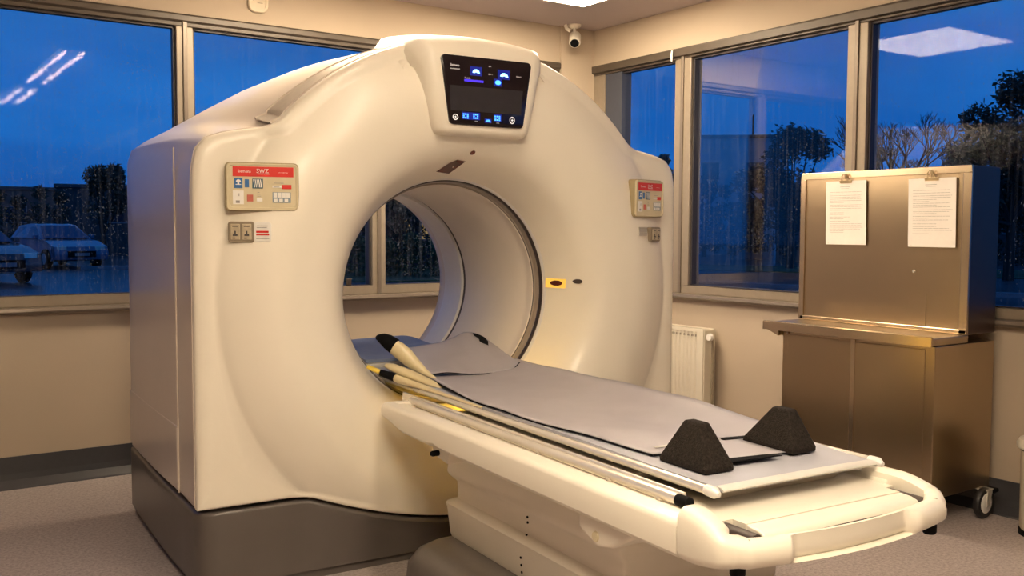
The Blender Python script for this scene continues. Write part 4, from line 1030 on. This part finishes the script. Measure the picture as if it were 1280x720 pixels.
MB().tube([b0+dv*.098, b0+dv*.106], [.031, .029], 24).build('lens_window', BLACK, sc, so)
MB().tube([(cp.x-.055, cp.y+.03, ZC-.004), (cp.x-.05, cp.y+.02, ZC-.03), (cp.x-.03, cp.y+.01, ZC-.042)], .012, 10).build('cable_loop', CAMW, sc, so)

# ---------------------------------------------------------------- wall unit above the left window
wO = (1.905, YB, 2.60)
P = rrect(.115, .20, .04, 5, 1.905, 2.60); P2 = rrect(.085, .165, .026, 5, 1.905, 2.603)
wu = MB().loft([[(x, YB-.001, z) for x, z in P], [(x, YB-.012, z) for x, z in P], [((x-1.905)*.93+1.905, YB-.018, (z-2.6)*.95+2.6) for x, z in P], [(x, YB-.018, z) for x, z in P2], [(x, YB-.012, z) for x, z in P2]]).build('wall_sensor', mat('beige_sensor_plastic', (.62, .52, .38), .45, noise=.03), None, wO, smooth=40)
wu.location = wO; tag(wu, 'beige rounded sensor unit on the wall above the left window', 'sensor')
mb = MB(); 
for (a, b, c, d) in ((1.875,1.880,2.565,2.62),(1.875,1.900,2.615,2.62),(1.912,1.94,2.607,2.612),(1.935,1.94,2.59,2.612),(1.915,1.935,2.575,2.58),(1.90,1.93,2.553,2.556)): mb.box(a, b, YB-.015, YB-.0125, c, d)
mb.build('sensor_symbol', TAUPE, wu, wO, smooth=0)

# ---------------------------------------------------------------- waste bin at the right edge
bx_, by_ = 4.182, 1.974
bn = tag(empty('pedal_bin', (bx_, by_, 0)), 'cream pedal bin with a pale domed lid at the right edge', 'bin')
bo = (bx_, by_, 0)
MB().lathe([(0,.02),(.118,.02),(.125,.03),(.128,.365),(.0,.365)], (bx_, by_, 0), 'z', 40).build('bin_body', BINC, bn, bo)
MB().lathe([(0,0),(.128,0),(.128,.022),(0,.022)], (bx_, by_, 0), 'z', 40).build('bin_foot', BLACK, bn, bo)
MB().lathe([(0,.365),(.131,.365),(.131,.373),(0,.373)], (bx_, by_, 0), 'z', 40).build('bin_rim', BLACK, bn, bo)
MB().lathe([(0,.373),(.140,.373),(.146,.381),(.146,.395),(.135,.413),(.10,.428),(0,.435)], (bx_, by_, 0), 'z', 40).build('bin_lid', BINL, bn, bo)

# ================================================================ OUTDOORS
def omat(name, col, rough=.7, noise=.3, nscale=2, **k): return mat(name, col, rough, noise=noise, nscale=nscale, **k)
ASPH = omat('wet_asphalt', (.055, .058, .07), .32, noise=.35, nscale=.5, bump=.15, bscale=3)
GRASS = omat('dusk_grass', (.035, .075, .02), .9, noise=.5, nscale=2)
LEAF = omat('dark_foliage', (.020, .030, .018), .8, noise=.5, nscale=3)
BARK = omat('dark_bark', (.022, .020, .018), .9)
BW = omat('pale_render', (.34, .36, .40), .8, noise=.05)
BBR = omat('brown_render', (.13, .095, .085), .8, noise=.1)
BDK = omat('dark_cladding', (.05, .05, .055), .8, noise=.2, nscale=4)
ROOF = omat('slate_roof', (.07, .07, .08), .6, noise=.1)
PAVE = omat('pale_kerb', (.22, .22, .24), .6, noise=.1)
struct(boxo('outdoor_ground', ASPH, -60, 120, YB+T+.02, 130, -.16, -.06, smooth=0))
o = struct(boxo('outdoor_ground_right', ASPH, XR+T+.02, 120, -60, YB+T+.02, -.16, -.06, smooth=0))
def ray_pt(px, py, dist):
    d = fw*FPX + rt*(px-640) - up*(py-360); k = dist/math.hypot(d.x, d.y); return CAM + d*k
def ground(px, dist): p = ray_pt(px, 300, dist); return Vector((p.x, p.y, -.06))

def building(center, ang, w_, d_, h_, mm, label, roof='flat', windows=(), door=None, group=None):
    r = tag(empty('building', center, ang), label, 'building', group)
    MB().box(-w_/2, w_/2, -d_/2, d_/2, 0, h_).build('wall', mm, r, smooth=0)
    if roof == 'flat': MB().box(-w_/2-.12, w_/2+.12, -d_/2-.12, d_/2+.12, h_, h_+.18).build('roof', ROOF, r, smooth=0, bevel=.03)
    else: MB().loft([[(-w_/2-.2, -d_/2-.25, h_), (-w_/2-.2, 0, h_+roof), (-w_/2-.2, d_/2+.25, h_)], [(w_/2+.2, -d_/2-.25, h_), (w_/2+.2, 0, h_+roof), (w_/2+.2, d_/2+.25, h_)]]).build('roof', ROOF, r, smooth=0)
    for (x, z, ww, hh, lit) in windows:
        fr_ = MB().box(x-ww/2-.06, x+ww/2+.06, -d_/2-.04, -d_/2+.01, z-hh/2-.06, z+hh/2+.06).build('window', PAVE, r, smooth=0)
        MB().box(x-ww/2, x+ww/2, -d_/2-.05, -d_/2-.035, z-hh/2, z+hh/2).build('pane', (mat('lit_house_window', (.9, .6, .2), .5, emit=(1, .62, .2), estr=.16) if lit else omat('dark_pane', (.02, .03, .05), .15, noise=.05)), fr_, smooth=0)
    if door:
        x, ww, hh = door; MB().box(x-ww/2, x+ww/2, -d_/2-.04, -d_/2+.01, 0, hh).build('door', omat('pale_door', (.16, .17, .20), .5, noise=.1), r, smooth=0, bevel=.02)
    return r
def face(px, dist): # angle so that local -y faces the camera
    p = ground(px, dist); return math.atan2(-p.x, p.y)
def put_building(px, dist, *a, turn=0, **k): return building(ground(px, dist), face(px, dist)+turn, *a, **k)
bA = put_building(905, 58, 4.7, 8, 6.4, BW, 'pale two-storey block with an antenna seen behind the tree', windows=((-1.2, 4.6, .9, .9, 0), (1.2, 4.6, .9, .9, 0)), turn=.1)
MB().tube([(1.3, -2, 6.4), (1.3, -2, 7.9)], .05, 6).build('antenna', BARK, bA)
put_building(938, 47, 1.9, 2, 2.5, BW, 'low pale shed with a door between dark hedges', door=(.15, .8, 1.9))
put_building(1020, 43, 3.2, 3, 2.9, BBR, 'low brown house partly hidden by the steel cabinet', windows=((.6, 1.6, .6, .8, 0),), roof=.5)
put_building(1110, 64, 9, 5, 3.9, BDK, 'long dark building behind the bare trees', roof=.8, windows=((-2.8, 1.8, .9, .9, 0), (0, 1.8, .9, .9, 0), (2.8, 1.8, .9, .9, 0)))
put_building(20, 60, 9, 6, 3.3, BBR, 'low brown building behind the parked car', windows=((-3, 2, 1, .8, 0), (0, 2, 1, .8, 0), (3, 2, 1, .8, 0)))
put_building(150, 52, 5.4, 5, 3.2, BDK, 'dark clad building beside the scanner in the left window', windows=((0, 2, 1, .8, 0),))
put_building(520, 36, 6.5, 5, 3.6, BDK, 'dark house with small lit windows seen through the ring', windows=((-.35, 1.35, .30, .62, 1), (.35, 1.35, .28, .70, 1), (-1.6, 1.4, .5, .6, 0)))
put_building(1320, 46, 5, 4, 3.4, BDK, 'dark house at the right edge behind the big tree', roof=.7, windows=((-1.5, 1.7, .8, .8, 0),))

# grass verges
def verge(name, pts, label):
    o = MB().loft([[(*p, -.055) for p in pts], [(*p, -.03) for p in pts]]).build(name, GRASS, smooth=0); o['kind'] = 'structure'; return o
g0, g1, g2, g3 = ground(845, 33), ground(1300, 31), ground(1300, 37), ground(845, 38)
verge('outdoor_verge_right', [g0.xy, g1.xy, g2.xy, g3.xy], '')
g0, g1, g2, g3 = ground(380, 24), ground(700, 26), ground(700, 34), ground(380, 32)
verge('outdoor_verge_back', [g0.xy, g1.xy, g2.xy, g3.xy], '')
kb = MB()
a, b = ground(845, 24), ground(1300, 22); d = (b-a).normalized(); nrm = Vector((-d.y, d.x, 0))
kb.loft([[a, a+nrm*.25, a+nrm*.25+Vector((0,0,.10)), a+Vector((0,0,.10))], [b, b+nrm*.25, b+nrm*.25+Vector((0,0,.10)), b+Vector((0,0,.10))]])
o = kb.build('kerb_right', PAVE, smooth=0); struct(o)
a, b = ground(100, 33), ground(400, 33); d = (b-a).normalized(); nrm = Vector((-d.y, d.x, 0))
o = MB().loft([[a, a+nrm*.3, a+nrm*.3+Vector((0,0,.12)), a+Vector((0,0,.12))], [b, b+nrm*.3, b+nrm*.3+Vector((0,0,.12)), b+Vector((0,0,.12))]]).build('kerb_back', PAVE, smooth=0); struct(o)
# far hills
rg = []
rnd = random.Random(2)
for k in range(60):
    a_ = math.radians(lerp(-40, 100, k/59)); R_ = 115; h = 4.2+1.6*math.sin(k*.35)+.8*math.sin(k*1.1)
    x, y = R_*math.sin(a_), R_*math.cos(a_); rg.append([(x, y, -.1), (x, y, h*.7), (x*1.05, y*1.05, h), (x*1.15, y*1.15, h*.6), (x*1.15, y*1.15, -.1)])
struct(MB().loft(rg).build('hills', omat('distant_hill', (.03, .04, .05), .9), smooth=60))

# trees
def leafy(name, base, blobs, nleaf, size, trunk_h, label, group=None, seed=1, cat='tree', mm=None):
    rnd = random.Random(seed)
    r = tag(empty(name, base), label, cat, group)
    V, F = [], []
    for i in range(nleaf):
        c, R_ = blobs[rnd.randrange(len(blobs))]
        while True:
            p = Vector((rnd.uniform(-1, 1), rnd.uniform(-1, 1), rnd.uniform(-1, 1)))
            if .35 < p.length < 1.0: break
        p = Vector(c)+p*R_*rnd.uniform(.75, 1.08); s_ = size*rnd.uniform(.6, 1.4)
        a_ = Vector((rnd.gauss(0, 1), rnd.gauss(0, 1), rnd.gauss(0, 1))).normalized(); b_ = a_.orthogonal().normalized(); k = len(V)
        V += [p-a_*s_, p+b_*s_*.45, p+a_*s_, p-b_*s_*.45]; F.append((k, k+1, k+2, k+3))
    me = bpy.data.meshes.new('foliage'); me.from_pydata([tuple(v) for v in V], [], F); me.materials.append(mm or LEAF)
    o = bpy.data.objects.new('foliage', me); COL.objects.link(o); o.parent = r
    if trunk_h:
        mb = MB().tube([(0,0,0), (.05,0,trunk_h*.5), (0,.03,trunk_h)], [.16, .12, .08], 8)
        for c, R_ in blobs: mb.tube([(0, 0, trunk_h*.6), tuple(Vector(c)*.9)], [.07, .02], 5)
        mb.build('trunk', BARK, r)
    return r
def blobs_tree(h, w_, seed, n=12):
    rnd = random.Random(seed); B = []
    for i in range(n):
        z = rnd.uniform(.32, .92)*h; ww = w_*math.sin(PI*(z/h)*.85+.25)*.62; a_ = rnd.uniform(0, 2*PI); q = ww*rnd.uniform(.2, .9)
        B.append(((q*math.cos(a_), q*math.sin(a_), z), rnd.uniform(.28, .42)*w_*.55))
    B.append(((0, 0, h*.9), w_*.16)); B.append(((0, 0, h*.55), w_*.35)); return B
leafy('leafy_tree', ground(988, 35), blobs_tree(5.1, 3.0, 4, 16), 9000, .10, 2.2, 'round dark tree against the sky in the middle right-hand pane', 'trees outside', 4)
leafy('leafy_tree', ground(1262, 30), blobs_tree(5.9, 3.4, 9, 16), 9000, .10, 2.6, 'tall dark tree at the right edge of the window', 'trees outside', 9)
leafy('leafy_tree', ground(828, 55), blobs_tree(5.9, 2.2, 5, 8), 3000, .12, 2.6, 'small distant tree top beside the scanner shoulder', 'trees outside', 5)
leafy('leafy_tree', ground(128, 44), blobs_tree(4.0, 2.4, 15, 8), 3500, .10, 1.6, 'dark tree next to the clad building, left window', 'trees outside', 15)
leafy('leafy_tree', ground(500, 31), blobs_tree(4.6, 4.6, 17, 12), 7000, .10, 1.6, 'broad dark tree filling the pane seen through the ring', 'trees outside', 17)
def hedge(px, dist, L_, h, seed, label, nm='hedge', mm=None, n=5000):
    rnd = random.Random(seed); base = ground(px, dist); ang = face(px, dist); B = []
    k = max(3, int(L_/.6))
    for i in range(k):
        x = lerp(-L_/2, L_/2, i/(k-1)); hh = h*rnd.uniform(.75, 1.05)
        B.append(((x, rnd.uniform(-.3, .3), hh*.6), .45)); B.append(((x, rnd.uniform(-.2, .2), hh*.3), .45)); B.append(((x, 0, hh*.82), .3))
    r = leafy(nm, base, B, n, .07, 0, label, 'hedges outside', seed, 'hedge', mm); r.rotation_euler.z = ang; return r
hedge(893, 43, 3.4, 2.6, 21, 'loose dark bushes in front of the pale block')
hedge(905, 39.5, 1.6, 3.4, 22, 'tall narrow bush left of the pale shed', n=2500)
hedge(1045, 38, 5.0, 3.0, 23, 'dark hedge behind the steel cabinet top')
hedge(1225, 34, 5.2, 2.9, 24, 'dark hedge in the rightmost pane')
hedge(500, 27, 6.5, 1.3, 25, 'low green hedge seen through the ring', mm=omat('green_hedge_leaf', (.03, .06, .02), .8, noise=.5), n=7000)
hedge(12, 41, 3.6, 3.1, 26, 'dark hedge at the far left of the left window')
def bare_tree(px, dist, h, seed, label):
    rnd = random.Random(seed); r = tag(empty('bare_tree', ground(px, dist)), label, 'tree', 'bare trees outside'); mb = MB()
    def br(p, d, L_, rad, lv):
        q = p+d*L_*.5+Vector((rnd.uniform(-.05, .05), rnd.uniform(-.05, .05), 0))*L_; e_ = p+d*L_
        mb.tube([p, q, e_], [rad, rad*.85, rad*.7], 4 if lv < 4 else 3, caps=False)
        if lv == 0: return
        for i in range(rnd.choice((2, 3, 3))):
            nd = (d+Vector((rnd.uniform(-.75, .75), rnd.uniform(-.75, .75), rnd.uniform(-.1, .5)))).normalized()
            br(p+d*L_*rnd.uniform(.55, 1), nd, L_*rnd.uniform(.62, .80), rad*.66, lv-1)
    br(Vector((0,0,0)), Vector((0,0,1)), h*.34, .15, 7)
    mb.build('branches', BARK, r, smooth=0, recalc=False)
for px, d_, h, sd, lb_ in ((1128, 50, 8.0, 31, 'tallest bare tree, above the gap between the clipped papers'), (1168, 54, 7.4, 32, 'bare tree right of the tallest one'), (1098, 55, 6.8, 33, 'bare tree left of the tallest one, by the window mullion'), (1200, 60, 7.0, 34, 'small bare tree nearest the dark side of the cabinet'), (880, 49, 5.0, 35, 'bare tree in front of the pale block')):
    bare_tree(px, d_, h, sd, lb_)

# parked cars
def car(px, dist, turn, label, paint):
    r = tag(empty('parked_car', ground(px, dist), face(px, dist)+turn), label, 'car', 'cars parked outside')
    # body along x (front +x), width along y
    lo = [(-2.1,.30),(-2.15,.55),(-2.08,.90),(-1.6,.98),(-.9,1.0),(.75,.98),(1.5,.88),(2.05,.72),(2.15,.50),(2.1,.30),(1.75,.24),(-1.8,.24)]
    def ring(w_, sc_): return [(x*sc_, w_, z) for x, z in lo]
    MB().loft([ring(-.80, .96), ring(-.86, 1), ring(-.88, 1), ring(.88, 1), ring(.86, 1), ring(.80, .96)]).build('body', paint, r, smooth=40)
    cb = [(-1.75,.96),(-1.35,1.40),(-.3,1.47),(.25,1.42),(1.05,.95)]
    ct = [(x, -.78, z) for x, z in cb]; inn = [(x*.94, -.60, z) for x, z in cb]
    MB().loft([[(x, -.82, z) for x, z in [(p[0], .95) for p in cb]], [(lerp(x, x*.95, 1), -.62 if z > 1.2 else -.82, z) for x, z in cb], [(lerp(x, x*.95, 1), .62 if z > 1.2 else .82, z) for x, z in cb], [(x, .82, .95) for x, z in cb]]).build('cabin', paint, r, smooth=30)
    gm = omat('car_glass', (.05, .09, .16), .06, noise=.05)
    MB().hexa([(1.03,-.72,1.0),(1.03,.72,1.0),(1.0,.72,.98),(1.0,-.72,.98),(.28,-.56,1.40),(.28,.56,1.40),(.24,.56,1.38),(.24,-.56,1.38)]).build('windshield', gm, r, smooth=0)
    for s in (-1, 1):
        MB().hexa([(-1.3,s*.80,1.0),(.85,s*.80,1.0),(.85,s*.76,1.0),(-1.3,s*.76,1.0),(-1.15,s*.66,1.36),(.2,s*.66,1.36),(.2,s*.62,1.36),(-1.15,s*.62,1.36)]).build('side_window', gm, r, smooth=0)
        for x in (-1.35, 1.35):
            wl = MB().lathe([(0,-.1),(.28,-.1),(.32,-.07),(.32,.07),(.28,.1),(0,.1)], (x, s*.80, .32), 'y', 20).build('wheel', BLACK, r)
            MB().lathe([(0,-.105),(.18,-.105),(.2,-.09),(.2,.09),(.18,.105),(0,.105)], (x, s*.80, .32), 'y', 14).build('hubcap', PAVE, wl)
        MB().box(1.98, 2.10, s*.62-.16, s*.62+.16, .60, .74).build('headlight', CHROME, r, smooth=0, bevel=.02)
        MB().box(.70, .85, s*.92-.08, s*.92+.08, .98, 1.10).build('mirror', paint, r, smooth=0, bevel=.02)
    MB().box(2.10, 2.17, -.45, .45, .38, .58).build('grille', BLACK, r, smooth=0)
    MB().box(2.165, 2.18, -.24, .24, .42, .52).build('number_plate', PAVE, r, smooth=0)
    return r
PB = omat('blue_grey_car_paint', (.10, .15, .25), .18, noise=.05, coat=.5)
car(68, 36, -math.radians(68), 'pale blue parked car on the wet lot beyond the left window', PB)
car(-48, 27, -math.radians(66), 'nearer dark parked car cut off by the left edge', omat('dark_car_paint', (.03, .035, .05), .2, noise=.05, coat=.5))
